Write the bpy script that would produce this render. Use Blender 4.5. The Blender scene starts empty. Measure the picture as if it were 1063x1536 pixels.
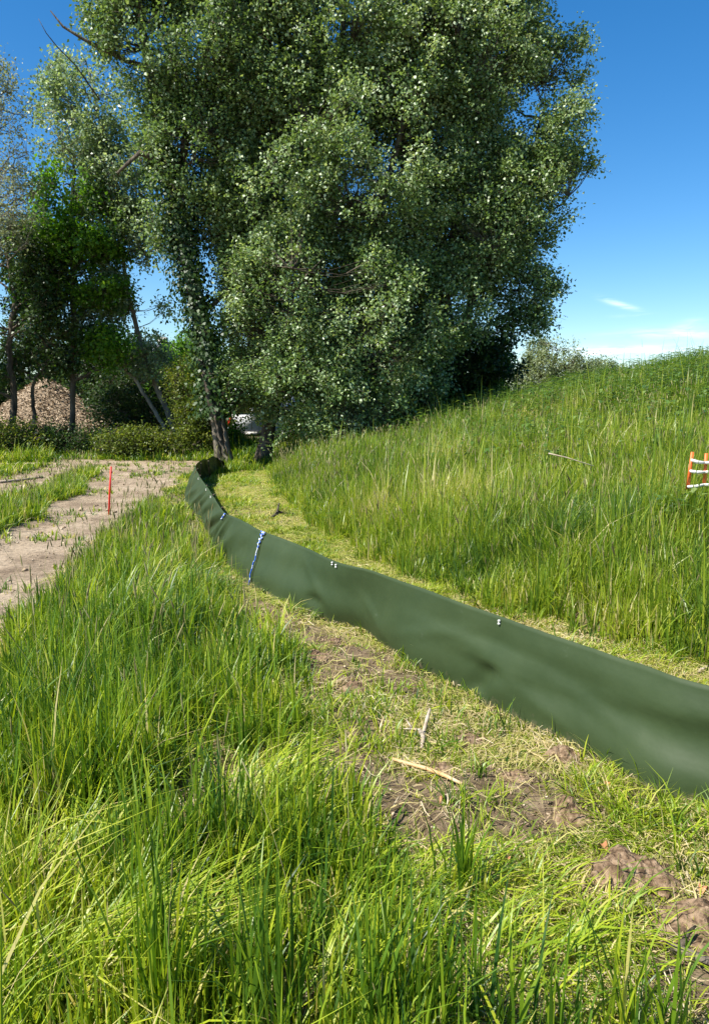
import bpy, math, random
import numpy as np
from mathutils import Vector

random.seed(7)
rng = np.random.default_rng(7)
R = math.radians
scene = bpy.context.scene
col = scene.collection

# ------------------------------------------------------------------ camera
F, PX, PY, PITCH, CAMZ = 1130.0, 531.5, 768.0, R(8.2), 1.65
cam = bpy.data.cameras.new("camera"); camo = bpy.data.objects.new("camera", cam); col.objects.link(camo)
cam.sensor_fit = 'VERTICAL'; cam.sensor_height = 36.0; cam.sensor_width = 36.0
cam.lens = 36.0 * F / 1536.0
cam.clip_start = 0.05; cam.clip_end = 3000
camo.location = (0, 0, CAMZ); camo.rotation_euler = (R(90) - PITCH, 0, 0)
scene.camera = camo

# ------------------------------------------------------------------ light
SUN_EL = R(53)
SUN_DIR_XY = Vector((-0.80, -0.52)).normalized()         # towards the sun, seen from above
world = bpy.data.worlds.new("World"); scene.world = world; world.use_nodes = True
wn = world.node_tree.nodes; wl = world.node_tree.links
wn.clear()
wout = wn.new("ShaderNodeOutputWorld"); wbg = wn.new("ShaderNodeBackground")
sky = wn.new("ShaderNodeTexSky"); sky.sky_type = 'NISHITA'; sky.sun_disc = False
sky.sun_elevation = SUN_EL
sky.sun_rotation = math.atan2(SUN_DIR_XY.x, SUN_DIR_XY.y)
sky.air_density = 1.0; sky.dust_density = 0.25; sky.ozone_density = 3.0; sky.altitude = 300
hs = wn.new("ShaderNodeHueSaturation"); hs.inputs['Saturation'].default_value = 1.36
wl.new(sky.outputs[0], hs.inputs['Color'])
# thin cirrus streaks, fixed in the sky's own directions
tc = wn.new("ShaderNodeTexCoord"); sep = wn.new("ShaderNodeSeparateXYZ"); wl.new(tc.outputs['Generated'], sep.inputs[0])
def wmath(op, a, b=None, c=None):
    n = wn.new("ShaderNodeMath"); n.operation = op
    for i, v in enumerate((a, b, c)):
        if v is None: continue
        if isinstance(v, (int, float)): n.inputs[i].default_value = v
        else: wl.new(v, n.inputs[i])
    return n.outputs[0]
az = wmath('ARCTAN2', sep.outputs[0], sep.outputs[1]); el = wmath('ARCSINE', sep.outputs[2])
cv = wn.new("ShaderNodeCombineXYZ"); wl.new(wmath('MULTIPLY', az, 11.0), cv.inputs[0]); wl.new(wmath('MULTIPLY', el, 75.0), cv.inputs[1])
nz = wn.new("ShaderNodeTexNoise"); nz.inputs['Scale'].default_value = 1.2; nz.inputs['Detail'].default_value = 6; nz.inputs['Roughness'].default_value = .6
nz.inputs['Distortion'].default_value = .5
wl.new(cv.outputs[0], nz.inputs['Vector'])
def blob(a0, e0, sa, se, tilt=0.0):
    da = wmath('SUBTRACT', az, a0)
    ea = wmath('SUBTRACT', wmath('SUBTRACT', el, e0), wmath('MULTIPLY', da, tilt))
    x = wmath('DIVIDE', da, sa); y = wmath('DIVIDE', ea, se)
    d = wmath('ADD', wmath('MULTIPLY', x, x), wmath('MULTIPLY', y, y))
    return wmath('MULTIPLY', wmath('EXPONENT', wmath('MULTIPLY', d, -1.0)), 1.0)
def sang(px, py):
    v = Vector(((px - PX) / F, 0, 0)) + Vector((0, math.cos(PITCH), -math.sin(PITCH))) + Vector((0, math.sin(PITCH), math.cos(PITCH))) * (-(py - PY) / F)
    v.normalize(); return math.atan2(v.x, v.y), math.asin(v.z)
tot = None
for (px, py, sa, se, ti, st) in ((930, 525, .075, .0055, 0.0, 1.3), (1010, 500, .06, .006, -.02, .7), (928, 456, .022, .0035, -.35, .9), (1030, 492, .016, .008, .2, .6), (950, 473, .02, .002, 0, .25),
                                (860, 535, .05, .006, .05, .3)):
    a0, e0 = sang(px, py)
    b = wmath('MULTIPLY', blob(a0, e0, sa, se, ti), st)
    tot = b if tot is None else wmath('ADD', tot, b)
cf = wmath('MULTIPLY', tot, wmath('MAXIMUM', wmath('MULTIPLY', wmath('SUBTRACT', nz.outputs[0], .40), 3.6), 0.0))
cf = wmath('MINIMUM', cf, .72)
mix = wn.new("ShaderNodeMixRGB"); mix.inputs[2].default_value = (8.0, 9.0, 10.0, 1)
wl.new(cf, mix.inputs[0]); wl.new(hs.outputs[0], mix.inputs[1]); wl.new(mix.outputs[0], wbg.inputs[0])
wbg.inputs[1].default_value = 0.09
wl.new(wbg.outputs[0], wout.inputs[0])
sun = bpy.data.lights.new("sun", 'SUN'); suno = bpy.data.objects.new("sun", sun); col.objects.link(suno)
sun.energy = 5.0; sun.angle = R(0.53); sun.color = (1.0, 0.955, 0.87)
sd = Vector((SUN_DIR_XY.x * math.cos(SUN_EL), SUN_DIR_XY.y * math.cos(SUN_EL), math.sin(SUN_EL)))
suno.rotation_euler = sd.to_track_quat('Z', 'Y').to_euler()
scene.view_settings.view_transform = 'Standard'; scene.view_settings.look = 'None'
scene.view_settings.exposure = 1.0; scene.view_settings.gamma = 1.0
scene.cycles.max_bounces = 8; scene.cycles.diffuse_bounces = 3; scene.cycles.glossy_bounces = 2
scene.cycles.transmission_bounces = 4; scene.cycles.transparent_max_bounces = 4

# ------------------------------------------------------------------ maths helpers
FW = np.array([0, math.cos(PITCH), -math.sin(PITCH)]); UP = np.array([0, math.sin(PITCH), math.cos(PITCH)])
def ray(px, py):
    return np.array([(px - PX) / F, 0, 0]) + FW - UP * ((py - PY) / F)
def at_z(px, py, z=0.0):
    d = ray(px, py); t = (z - CAMZ) / d[2]; return np.array([d[0] * t, d[1] * t, z])
def at_y(px, py, Y):
    d = ray(px, py); t = Y / d[1]; return np.array([d[0] * t, Y, CAMZ + d[2] * t])

def h2(ix, iy, seed):
    n = (ix.astype(np.int64) * 374761393 + iy.astype(np.int64) * 668265263 + seed * 982451653) & 0x7fffffff
    n = ((n ^ (n >> 13)) * 1274126177) & 0x7fffffff
    n = ((n ^ (n >> 16)) * 1103515245) & 0x7fffffff
    return (n & 0xffffff) / float(0xffffff)
def vnoise(x, y, seed=0):
    x = np.asarray(x, float); y = np.asarray(y, float)
    ix = np.floor(x); iy = np.floor(y); fx = x - ix; fy = y - iy
    fx = fx * fx * (3 - 2 * fx); fy = fy * fy * (3 - 2 * fy)
    ix = ix.astype(np.int64); iy = iy.astype(np.int64)
    a = h2(ix, iy, seed); b = h2(ix + 1, iy, seed); c = h2(ix, iy + 1, seed); d = h2(ix + 1, iy + 1, seed)
    return (a * (1 - fx) + b * fx) * (1 - fy) + (c * (1 - fx) + d * fx) * fy
def fbm(x, y, seed=0, octs=4):
    s = 0; a = .5; f = 1.0
    for o in range(octs):
        s = s + a * vnoise(x * f, y * f, seed + o * 17); a *= .5; f *= 2.03
    return s / (1 - .5 ** octs)
def sstep(a, b, x):
    t = np.clip((x - a) / (b - a), 0, 1); return t * t * (3 - 2 * t)

def curve_px(pts, ext_near=None, ext_far=None):
    w = [at_z(*p)[:2] for p in pts]
    w = sorted(w, key=lambda p: p[1])
    ys = np.array([p[1] for p in w]); xs = np.array([p[0] for p in w])
    def f(y):
        y = np.asarray(y, float)
        r = np.interp(y, ys, xs)
        s0 = (xs[1] - xs[0]) / (ys[1] - ys[0]) if ext_near is None else ext_near
        s1 = 0.0 if ext_far is None else ext_far
        return np.where(y < ys[0], xs[0] + (y - ys[0]) * s0, np.where(y > ys[-1], xs[-1] + (y - ys[-1]) * s1, r))
    return f
toe = curve_px([(1200, 1050), (1063, 1002), (1000, 988), (870, 968), (800, 945), (720, 910), (640, 880), (560, 846), (470, 790), (428, 745), (402, 715)], ext_near=-.9, ext_far=-.1)
verge = curve_px([(760, 1700), (690, 1536), (625, 1430), (570, 1350), (522, 1260), (470, 1160), (432, 1075), (400, 1000), (352, 920), (318, 850), (285, 790), (262, 750), (258, 722)], ext_far=.6)
tr_r = curve_px([(-260, 1200), (-90, 1080), (0, 1010), (48, 935), (100, 862), (165, 793), (230, 748), (285, 709), (330, 692)], ext_near=0.1)
tr_l = curve_px([(-200, 880), (0, 800), (60, 772), (115, 742), (142, 715), (148, 707)], ext_far=-.8)
t2_r = curve_px([(-150, 790), (0, 746), (60, 730), (130, 708)], ext_far=1.5)
t2_l = curve_px([(-150, 752), (0, 716), (60, 703), (110, 696)], ext_far=.5)

def track_mask(x, y):
    wob = (fbm(x * 1.1, y * 1.1, 5) - .5) * .9
    m1 = np.minimum(x - tr_l(y), tr_r(y) - x) + wob * .6
    m2 = np.minimum(x - t2_l(y), t2_r(y) - x) + wob * .5
    m3 = np.minimum(np.minimum(y - 19.6, 21.2 - y), np.minimum(x + 10.5, -3.9 - x)) + wob
    m = np.maximum(np.maximum(m1, m2), m3)
    m = np.minimum(m, 22.0 - y)
    return m                      # >0 on the track (metres from its edge)
def rightdist(x, y):              # distance past the toe of the bank
    return (x - toe(y)) * .93
def height(x, y):
    x = np.asarray(x, float); y = np.asarray(y, float)
    d = rightdist(x, y)
    r = np.where(d < 0, 0, d * d / (d + .8)) * .250
    r = 3.9 * np.tanh(r / 3.9) if np.ndim(r) else 3.9 * math.tanh(r / 3.9)
    near = sstep(-2.0, 5.0, y)
    fall = 1 - sstep(20.5, 38, y) * .85
    z = r * fall * (.55 + .45 * near)
    z = z + (fbm(x * .5, y * .5, 3) - .5) * .10 * sstep(2, 9, np.abs(y) + np.abs(x)) * (1 + .8 * sstep(0, 5, d))
    z = z + (fbm(x * 5, y * 5, 11, 3) - .5) * .035
    tm = track_mask(x, y)
    z = z - .05 * sstep(-.2, .5, tm)
    # far country lies a little lower
    far = sstep(30, 90, np.hypot(x, y)); z = z * (1 - far) - .6 * far
    # small ridge of worked soil in the mown strip
    mn = np.minimum(x - verge(y), -rightdist(x, y))
    soil = sstep(0, .4, mn) * sstep(.50, .72, fbm(x * 1.7, y * 1.7, 21))
    z = z + soil * (fbm(x * 9, y * 9, 31, 4) - .35) * .12
    return z
def gz(x, y): return float(height(np.array([x]), np.array([y]))[0])
def ground_px(px, py):
    d = ray(px, py)
    ts = np.arange(1.0, 60, .02)
    X = d[0] * ts; Y = d[1] * ts; Z = CAMZ + d[2] * ts
    k = np.argmax(Z < height(X, Y))
    return np.array([X[k], Y[k], height(X[k:k + 1], Y[k:k + 1])[0]])

# ------------------------------------------------------------------ mesh builder
class MB:
    def __init__(s): s.v = []; s.q = []; s.t = []; s.r = []; s.n = 0
    def add(s, v, q=None, t=None, r=0.5):
        v = np.asarray(v, np.float32).reshape(-1, 3)
        s.v.append(v)
        if q is not None and len(q): s.q.append(np.asarray(q, np.int64).reshape(-1, 4) + s.n)
        if t is not None and len(t): s.t.append(np.asarray(t, np.int64).reshape(-1, 3) + s.n)
        rr = np.empty(len(v), np.float32); rr[:] = r; s.r.append(rr); s.n += len(v)
    def tube(s, pts, rad, sides=6, r=.5, cap=True):
        pts = np.asarray(pts, float); rad = np.broadcast_to(np.asarray(rad, float), (len(pts),))
        tg = np.gradient(pts, axis=0); tg /= (np.linalg.norm(tg, axis=1, keepdims=True) + 1e-9)
        ref = np.array([1.0, 0, 0]) if abs(tg[:, 0]).mean() < .7 else np.array([0, 0, 1.0])
        a = np.cross(tg, ref); a /= (np.linalg.norm(a, axis=1, keepdims=True) + 1e-9); b = np.cross(tg, a)
        th = np.linspace(0, 2 * np.pi, sides, endpoint=False)
        v = pts[:, None, :] + rad[:, None, None] * (np.cos(th)[None, :, None] * a[:, None, :] + np.sin(th)[None, :, None] * b[:, None, :])
        n = len(pts); i = np.arange(n - 1)[:, None] * sides; j = np.arange(sides)[None, :]; j2 = (j + 1) % sides
        q = np.stack([i + j, i + j2, i + sides + j2, i + sides + j], -1).reshape(-1, 4)
        t = []
        if cap:
            for k in range(1, sides - 1): t.append((0, k + 1, k)); t.append(((n - 1) * sides, (n - 1) * sides + k, (n - 1) * sides + k + 1))
        s.add(v.reshape(-1, 3), q, t, r)
    def box(s, lo, hi, r=.5):
        x0, y0, z0 = lo; x1, y1, z1 = hi
        v = [(x0, y0, z0), (x1, y0, z0), (x1, y1, z0), (x0, y1, z0), (x0, y0, z1), (x1, y0, z1), (x1, y1, z1), (x0, y1, z1)]
        s.add(v, [(0, 3, 2, 1), (4, 5, 6, 7), (0, 1, 5, 4), (1, 2, 6, 5), (2, 3, 7, 6), (3, 0, 4, 7)], None, r)
    def build(s, name, mat, parent=None, smooth=False, loc=None):
        me = bpy.data.meshes.new(name)
        v = np.concatenate(s.v)
        if loc is not None: v = v - np.asarray(loc, np.float32)
        q = np.concatenate(s.q) if s.q else np.zeros((0, 4), np.int64)
        t = np.concatenate(s.t) if s.t else np.zeros((0, 3), np.int64)
        me.vertices.add(len(v)); me.vertices.foreach_set("co", v.astype(np.float32).ravel())
        nl = len(q) * 4 + len(t) * 3
        me.loops.add(nl); me.loops.foreach_set("vertex_index", np.concatenate([q.ravel(), t.ravel()]).astype(np.int32))
        me.polygons.add(len(q) + len(t))
        ls = np.concatenate([np.arange(len(q)) * 4, len(q) * 4 + np.arange(len(t)) * 3]).astype(np.int32)
        me.polygons.foreach_set("loop_start", ls)
        me.update(calc_edges=True)
        at = me.attributes.new("rnd", 'FLOAT', 'POINT'); at.data.foreach_set("value", np.concatenate(s.r))
        if smooth: me.polygons.foreach_set("use_smooth", np.ones(len(me.polygons), bool))
        me.materials.append(mat)
        o = bpy.data.objects.new(name, me); col.objects.link(o)
        if parent is not None: o.parent = parent
        if loc is not None and parent is None: o.location = loc
        return o
def tag(o, label=None, cat=None, group=None, kind=None):
    if label: o['label'] = label
    if cat: o['category'] = cat
    if group: o['group'] = group
    if kind: o['kind'] = kind
    return o
def empty(name, loc):
    o = bpy.data.objects.new(name, None); col.objects.link(o); o.location = loc; o.empty_display_size = .2; return o

# ------------------------------------------------------------------ materials
def newmat(name):
    m = bpy.data.materials.new(name); m.use_nodes = True
    nt = m.node_tree; nt.nodes.clear()
    return m, nt.nodes, nt.links
def ramp(n, stops):
    r = n.new("ShaderNodeValToRGB"); e = r.color_ramp.elements
    while len(e) > 1: e.remove(e[-1])
    e[0].position = stops[0][0]; e[0].color = (*stops[0][1], 1)
    for p, c in stops[1:]:
        x = e.new(p); x.color = (*c, 1)
    return r
def leafmat(name, stops, transl=.4, rough=.45, spec=.5, tcol=(1.0, 1.0, .45), nscale=.35, namt=.25):
    m, n, l = newmat(name)
    at = n.new("ShaderNodeAttribute"); at.attribute_name = "rnd"
    geo = n.new("ShaderNodeNewGeometry")
    nz = n.new("ShaderNodeTexNoise"); nz.inputs['Scale'].default_value = nscale; nz.inputs['Detail'].default_value = 3
    l.new(geo.outputs['Position'], nz.inputs['Vector'])
    mm = n.new("ShaderNodeMath"); mm.operation = 'MULTIPLY_ADD'; l.new(nz.outputs[0], mm.inputs[0]); mm.inputs[1].default_value = namt * 2; mm.inputs[2].default_value = -namt
    ad = n.new("ShaderNodeMath"); ad.operation = 'ADD'; ad.use_clamp = True; l.new(at.outputs['Fac'], ad.inputs[0]); l.new(mm.outputs[0], ad.inputs[1])
    rp = ramp(n, stops); l.new(ad.outputs[0], rp.inputs[0])
    p = n.new("ShaderNodeBsdfPrincipled"); p.inputs['Roughness'].default_value = rough; p.inputs['Specular IOR Level'].default_value = spec
    l.new(rp.outputs[0], p.inputs['Base Color'])
    tr = n.new("ShaderNodeBsdfTranslucent")
    mc = n.new("ShaderNodeMixRGB"); mc.blend_type = 'MULTIPLY'; mc.inputs[0].default_value = 1; mc.inputs[2].default_value = (*[c * 1.6 for c in tcol], 1)
    l.new(rp.outputs[0], mc.inputs[1]); l.new(mc.outputs[0], tr.inputs[0])
    mx = n.new("ShaderNodeMixShader"); mx.inputs[0].default_value = transl
    l.new(p.outputs[0], mx.inputs[1]); l.new(tr.outputs[0], mx.inputs[2])
    o = n.new("ShaderNodeOutputMaterial"); l.new(mx.outputs[0], o.inputs[0])
    return m
def solidmat(name, stops, scale=5.0, rough=.8, spec=.3, bump=0.0, bscale=30.0, detail=6, metal=0.0, bdist=.02, stretch=None, coat=0.0):
    m, n, l = newmat(name)
    tcn = n.new("ShaderNodeTexCoord"); src = tcn.outputs['Object']
    if stretch:
        mp = n.new("ShaderNodeMapping"); mp.inputs['Scale'].default_value = stretch; l.new(src, mp.inputs[0]); src = mp.outputs[0]
    nz = n.new("ShaderNodeTexNoise"); nz.inputs['Scale'].default_value = scale; nz.inputs['Detail'].default_value = detail; l.new(src, nz.inputs['Vector'])
    rp = ramp(n, stops); l.new(nz.outputs[0], rp.inputs[0])
    p = n.new("ShaderNodeBsdfPrincipled"); p.inputs['Roughness'].default_value = rough; p.inputs['Specular IOR Level'].default_value = spec
    p.inputs['Metallic'].default_value = metal; p.inputs['Coat Weight'].default_value = coat
    l.new(rp.outputs[0], p.inputs['Base Color'])
    if bump:
        b2 = n.new("ShaderNodeTexNoise"); b2.inputs['Scale'].default_value = bscale; b2.inputs['Detail'].default_value = 6; l.new(src, b2.inputs['Vector'])
        bp = n.new("ShaderNodeBump"); bp.inputs['Strength'].default_value = bump; bp.inputs['Distance'].default_value = bdist
        l.new(b2.outputs[0], bp.inputs['Height']); l.new(bp.outputs[0], p.inputs['Normal'])
    o = n.new("ShaderNodeOutputMaterial"); l.new(p.outputs[0], o.inputs[0])
    return m

M = {}
M['grass'] = leafmat("grass_blade", [(0, (.025, .075, .010)), (.3, (.10, .19, .013)), (.55, (.24, .33, .016)), (.8, (.40, .44, .03)), (.93, (.54, .47, .17)), (1, (.55, .45, .22))], .36, .42, .45, nscale=1.8, namt=.30)
M['meadow'] = leafmat("meadow_grass_blade", [(0, (.035, .085, .018)), (.33, (.115, .20, .018)), (.58, (.235, .32, .022)), (.8, (.36, .40, .04)), (1, (.52, .44, .22))], .40, .4, .5, nscale=1.5, namt=.34)
M['cut'] = leafmat("cut_grass", [(0, (.12, .19, .025)), (.3, (.27, .31, .05)), (.52, (.46, .42, .14)), (.78, (.46, .36, .19)), (1, (.62, .53, .36))], .3, .6, .3, nscale=1.2, namt=.2)
M['seed'] = leafmat("seed_head", [(0, (.13, .11, .05)), (.5, (.26, .24, .10)), (1, (.48, .44, .22))], .3, .7, .2)
M['weed'] = leafmat("weed_leaf", [(0, (.045, .10, .02)), (.5, (.10, .18, .03)), (1, (.20, .27, .07))], .3, .42, .5)
M['poplar'] = leafmat("poplar_leaf", [(0, (.068, .125, .036)), (.5, (.16, .245, .078)), (.8, (.28, .37, .15)), (1, (.50, .58, .38))], .30, .44, .55, nscale=.25, namt=.2)
M['silver'] = leafmat("silver_leaf", [(0, (.11, .17, .08)), (.5, (.22, .31, .16)), (1, (.40, .48, .32))], .35, .42, .55)
M['maple'] = leafmat("maple_leaf", [(0, (.05, .13, .012)), (.5, (.12, .26, .02)), (1, (.22, .38, .04))], .5, .45, .4)
M['dark'] = leafmat("dark_leaf", [(0, (.016, .042, .010)), (.5, (.035, .075, .015)), (1, (.08, .13, .025))], .3, .45, .4)  # darker leaf tone; on the left-edge tree it stands in for shade
M['hedge'] = leafmat("hedge_leaf", [(0, (.05, .075, .012)), (.5, (.12, .17, .02)), (1, (.26, .27, .05))], .4, .45, .4)
M['bud'] = leafmat("budding_leaf", [(0, (.12, .15, .08)), (.5, (.21, .25, .15)), (1, (.35, .39, .26))], .3, .5, .4)
M['willow'] = leafmat("willow_leaf", [(0, (.09, .13, .06)), (.5, (.17, .22, .10)), (1, (.30, .34, .18))], .35, .5, .4)
M['bark'] = solidmat("bark", [(.3, (.035, .028, .02)), (.55, (.11, .09, .065)), (.75, (.22, .19, .14))], 6, .9, .2, 1.0, 25, stretch=(1, 1, .25), bdist=.05)
M['palebark'] = solidmat("pale_bark", [(.3, (.10, .085, .06)), (.55, (.24, .21, .16)), (.75, (.36, .33, .27))], 7, .9, .2, .8, 25, stretch=(1, 1, .25), bdist=.03)
M['stick'] = solidmat("dead_wood", [(.3, (.20, .15, .10)), (.55, (.38, .31, .23)), (.75, (.50, .44, .36))], 22, .8, .25, .5, 60, stretch=(1, 1, 1), bdist=.004)
M['orangestick'] = solidmat("peeled_stick", [(.35, (.36, .17, .06)), (.55, (.52, .32, .15)), (.75, (.62, .55, .42))], 5, .6, .35, .4, 60, bdist=.003)
M['soil'] = solidmat("soil_clod", [(.3, (.06, .038, .022)), (.45, (.15, .098, .058)), (.58, (.26, .18, .112)), (.72, (.35, .26, .17))], 34, .95, .12, 1.0, 45, bdist=.025)
M['chips'] = solidmat("wood_chips", [(.3, (.13, .09, .055)), (.5, (.29, .215, .14)), (.7, (.44, .345, .24))], 16, .9, .2, 1.0, 18, bdist=.12)
M['chip'] = leafmat("loose_chip", [(0, (.15, .10, .06)), (.5, (.33, .245, .155)), (1, (.56, .46, .33))], .0, .8, .2)
M['red'] = solidmat("red_paint", [(.3, (.62, .022, .015)), (.7, (.75, .05, .03))], 20, .5, .4)
M['orange'] = solidmat("orange_plastic", [(.3, (.70, .12, .025)), (.7, (.85, .19, .04))], 20, .5, .4)
M['whitep'] = solidmat("white_plastic", [(.3, (.62, .60, .54)), (.7, (.80, .78, .74))], 20, .5, .4)
M['vanwhite'] = solidmat("van_paint", [(.3, (.70, .72, .74)), (.7, (.80, .81, .82))], 3, .3, .5, coat=.5)
M['glass'] = solidmat("dark_glass", [(.3, (.02, .025, .03)), (.7, (.03, .035, .04))], 3, .08, .7)
M['rubber'] = solidmat("rubber", [(.3, (.02, .02, .02)), (.7, (.035, .035, .035))], 3, .8, .3)
M['plaster'] = solidmat("plaster", [(.3, (.52, .49, .43)), (.7, (.66, .63, .57))], 2, .9, .2, .3, 40)
M['rooft'] = solidmat("grey_roof_tile", [(.3, (.16, .17, .19)), (.7, (.26, .27, .30))], 4, .7, .3, .6, 9)
M['brown'] = solidmat("fallen_leaf", [(.3, (.34, .13, .055)), (.7, (.48, .25, .12))], 18, .7, .3)
M['stone'] = solidmat("pale_stone", [(.3, (.36, .33, .29)), (.7, (.58, .55, .50))], 12, .8, .3, .5, 40)

# ground materials
def groundmat(name, track=False):
    m, n, l = newmat(name)
    geo = n.new("ShaderNodeNewGeometry"); P = geo.outputs['Position']
    def noise(s, d=6, ro=.6, vec=P):
        x = n.new("ShaderNodeTexNoise"); x.inputs['Scale'].default_value = s; x.inputs['Detail'].default_value = d; x.inputs['Roughness'].default_value = ro
        l.new(vec, x.inputs['Vector']); return x.outputs[0]
    p = n.new("ShaderNodeBsdfPrincipled"); p.inputs['Roughness'].default_value = .95; p.inputs['Specular IOR Level'].default_value = .15
    if track:
        r1 = ramp(n, [(.3, (.16, .115, .075)), (.45, (.29, .22, .15)), (.6, (.40, .315, .22)), (.75, (.48, .395, .29))]); l.new(noise(1.3, 8, .65), r1.inputs[0])
        r2 = ramp(n, [(.35, (.45, .45, .45)), (.55, (1, 1, 1)), (.8, (1.15, 1.12, 1.05))]); l.new(noise(22, 5, .7), r2.inputs[0])
        mx = n.new("ShaderNodeMixRGB"); mx.blend_type = 'MULTIPLY'; mx.inputs[0].default_value = .8
        l.new(r1.outputs[0], mx.inputs[1]); l.new(r2.outputs[0], mx.inputs[2]); colr = mx.outputs[0]
    else:
        soil = ramp(n, [(.3, (.05, .035, .021)), (.5, (.15, .105, .066)), (.7, (.31, .235, .155))]); l.new(noise(9, 8, .7), soil.inputs[0])
        that = ramp(n, [(.3, (.12, .12, .03)), (.5, (.28, .26, .08)), (.68, (.46, .40, .17))]); l.new(noise(30, 6, .75), that.inputs[0])
        at = n.new("ShaderNodeAttribute"); at.attribute_name = "rnd"
        mx = n.new("ShaderNodeMixRGB"); l.new(at.outputs['Fac'], mx.inputs[0]); l.new(soil.outputs[0], mx.inputs[1]); l.new(that.outputs[0], mx.inputs[2]); colr = mx.outputs[0]
    l.new(colr, p.inputs['Base Color'])
    bp = n.new("ShaderNodeBump"); bp.inputs['Strength'].default_value = .9; bp.inputs['Distance'].default_value = .03
    l.new(noise(28, 8, .7), bp.inputs['Height']); l.new(bp.outputs[0], p.inputs['Normal'])
    o = n.new("ShaderNodeOutputMaterial"); l.new(p.outputs[0], o.inputs[0])
    return m
M['ground'] = groundmat("meadow_soil"); M['track'] = groundmat("track_dirt", True)

# ------------------------------------------------------------------ ground
def axis(lo, hi, step, far):
    a = list(np.arange(lo, hi + 1e-6, step))
    s = step; x = a[-1]
    while x < far: s *= 1.25; x += s; a.append(x)
    s = step; x = a[0]; b = []
    while x > -far: s *= 1.25; x -= s; b.append(x)
    return np.array(b[::-1] + a)
gx = axis(-11, 11, .06, 900); gy = axis(.4, 24, .06, 900)
GX, GY = np.meshgrid(gx, gy); GZ = height(GX, GY)
nx, ny = len(gx), len(gy)
ii = (np.arange(ny - 1)[:, None] * nx + np.arange(nx - 1)[None, :])
faces = np.stack([ii, ii + 1, ii + nx + 1, ii + nx], -1).reshape(-1, 4)
cxm = (GX[:-1, :-1] + GX[1:, 1:]) / 2; cym = (GY[:-1, :-1] + GY[1:, 1:]) / 2
tmk = (track_mask(cxm, cym) > 0).ravel()
def mown(x, y):
    return np.minimum(x - verge(y), -rightdist(x, y))
mnz = mown(GX, GY)
soilp = sstep(.40, .57, fbm(GX * 1.7, GY * 1.7, 21)) * (1 - .8 * sstep(-1.7, -1.2, rightdist(GX, GY)))
leftstrip = sstep(.3, -.1, mnz - 99)   # unused shape
for (px, py, r_) in ((335, 745, .45), (318, 728, .5), (352, 765, .35), (690, 1020, .0), (300, 810, .25), (320, 850, .2)):
    if r_:
        g_ = at_z(px, py); soilp = np.maximum(soilp, np.exp(-(((GX - g_[0]) ** 2 + (GY - g_[1]) ** 2) / r_ ** 2)))
that = np.where(mnz > -.15, 1 - soilp * .95, .25)
that = that * (.7 + .3 * fbm(GX * 7, GY * 7, 41))
V = np.stack([GX, GY, GZ], -1).reshape(-1, 3)
def sub(faces, name, mat):
    u, inv = np.unique(faces, return_inverse=True)
    b = MB(); b.add(V[u], inv.reshape(-1, 4), None, that.ravel()[u]); o = b.build(name, mat, smooth=True)
    o['kind'] = 'structure'; return o
ground = sub(faces[~tmk], "ground", M['ground'])
trk = sub(faces[tmk], "dirt_track", M['track'])

# ------------------------------------------------------------------ silt fence
def fence_mat():
    m, n, l = newmat("green_tarpaulin")
    geo = n.new("ShaderNodeNewGeometry")
    nz = n.new("ShaderNodeTexNoise"); nz.inputs['Scale'].default_value = 2.5; nz.inputs['Detail'].default_value = 8; nz.inputs['Roughness'].default_value = .65
    l.new(geo.outputs['Position'], nz.inputs['Vector'])
    rp = ramp(n, [(.3, (.024, .042, .013)), (.7, (.036, .056, .019))]); l.new(nz.outputs[0], rp.inputs[0])
    # sparse dusty scuffs
    vs = n.new("ShaderNodeTexNoise"); vs.inputs['Scale'].default_value = 9; vs.inputs['Detail'].default_value = 10; vs.inputs['Roughness'].default_value = .8
    l.new(geo.outputs['Position'], vs.inputs['Vector'])
    r2 = ramp(n, [(.62, (0, 0, 0)), (.74, (.22, .22, .22))]); l.new(vs.outputs[0], r2.inputs[0])
    mx = n.new("ShaderNodeMixRGB"); l.new(r2.outputs[0], mx.inputs[0]); l.new(rp.outputs[0], mx.inputs[1]); mx.inputs[2].default_value = (.16, .19, .14, 1)
    av = n.new("ShaderNodeAttribute"); av.attribute_name = "rnd"
    ds = n.new("ShaderNodeTexNoise"); ds.inputs['Scale'].default_value = 14; ds.inputs['Detail'].default_value = 9; ds.inputs['Roughness'].default_value = .75; l.new(geo.outputs['Position'], ds.inputs['Vector'])
    sb = n.new("ShaderNodeMath"); sb.operation = 'MULTIPLY_ADD'; l.new(av.outputs['Fac'], sb.inputs[0]); sb.inputs[1].default_value = -1.5; l.new(ds.outputs[0], sb.inputs[2])
    dr = ramp(n, [(.34, (0, 0, 0)), (.60, (.75, .75, .75))]); l.new(sb.outputs[0], dr.inputs[0])
    m3 = n.new("ShaderNodeMixRGB"); l.new(dr.outputs[0], m3.inputs[0]); l.new(mx.outputs[0], m3.inputs[1]); m3.inputs[2].default_value = (.17, .13, .085, 1); mx = m3
    p = n.new("ShaderNodeBsdfPrincipled"); p.inputs['Roughness'].default_value = .62; p.inputs['Specular IOR Level'].default_value = .30
    l.new(mx.outputs[0], p.inputs['Base Color'])
    bn = n.new("ShaderNodeTexNoise"); bn.inputs['Scale'].default_value = 3.5; bn.inputs['Detail'].default_value = 4
    l.new(geo.outputs['Position'], bn.inputs['Vector'])
    bp = n.new("ShaderNodeBump"); bp.inputs['Strength'].default_value = .35; bp.inputs['Distance'].default_value = .03
    l.new(bn.outputs[0], bp.inputs['Height']); l.new(bp.outputs[0], p.inputs['Normal'])
    o = n.new("ShaderNodeOutputMaterial"); l.new(p.outputs[0], o.inputs[0]); return m
M['tarp'] = fence_mat()
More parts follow.
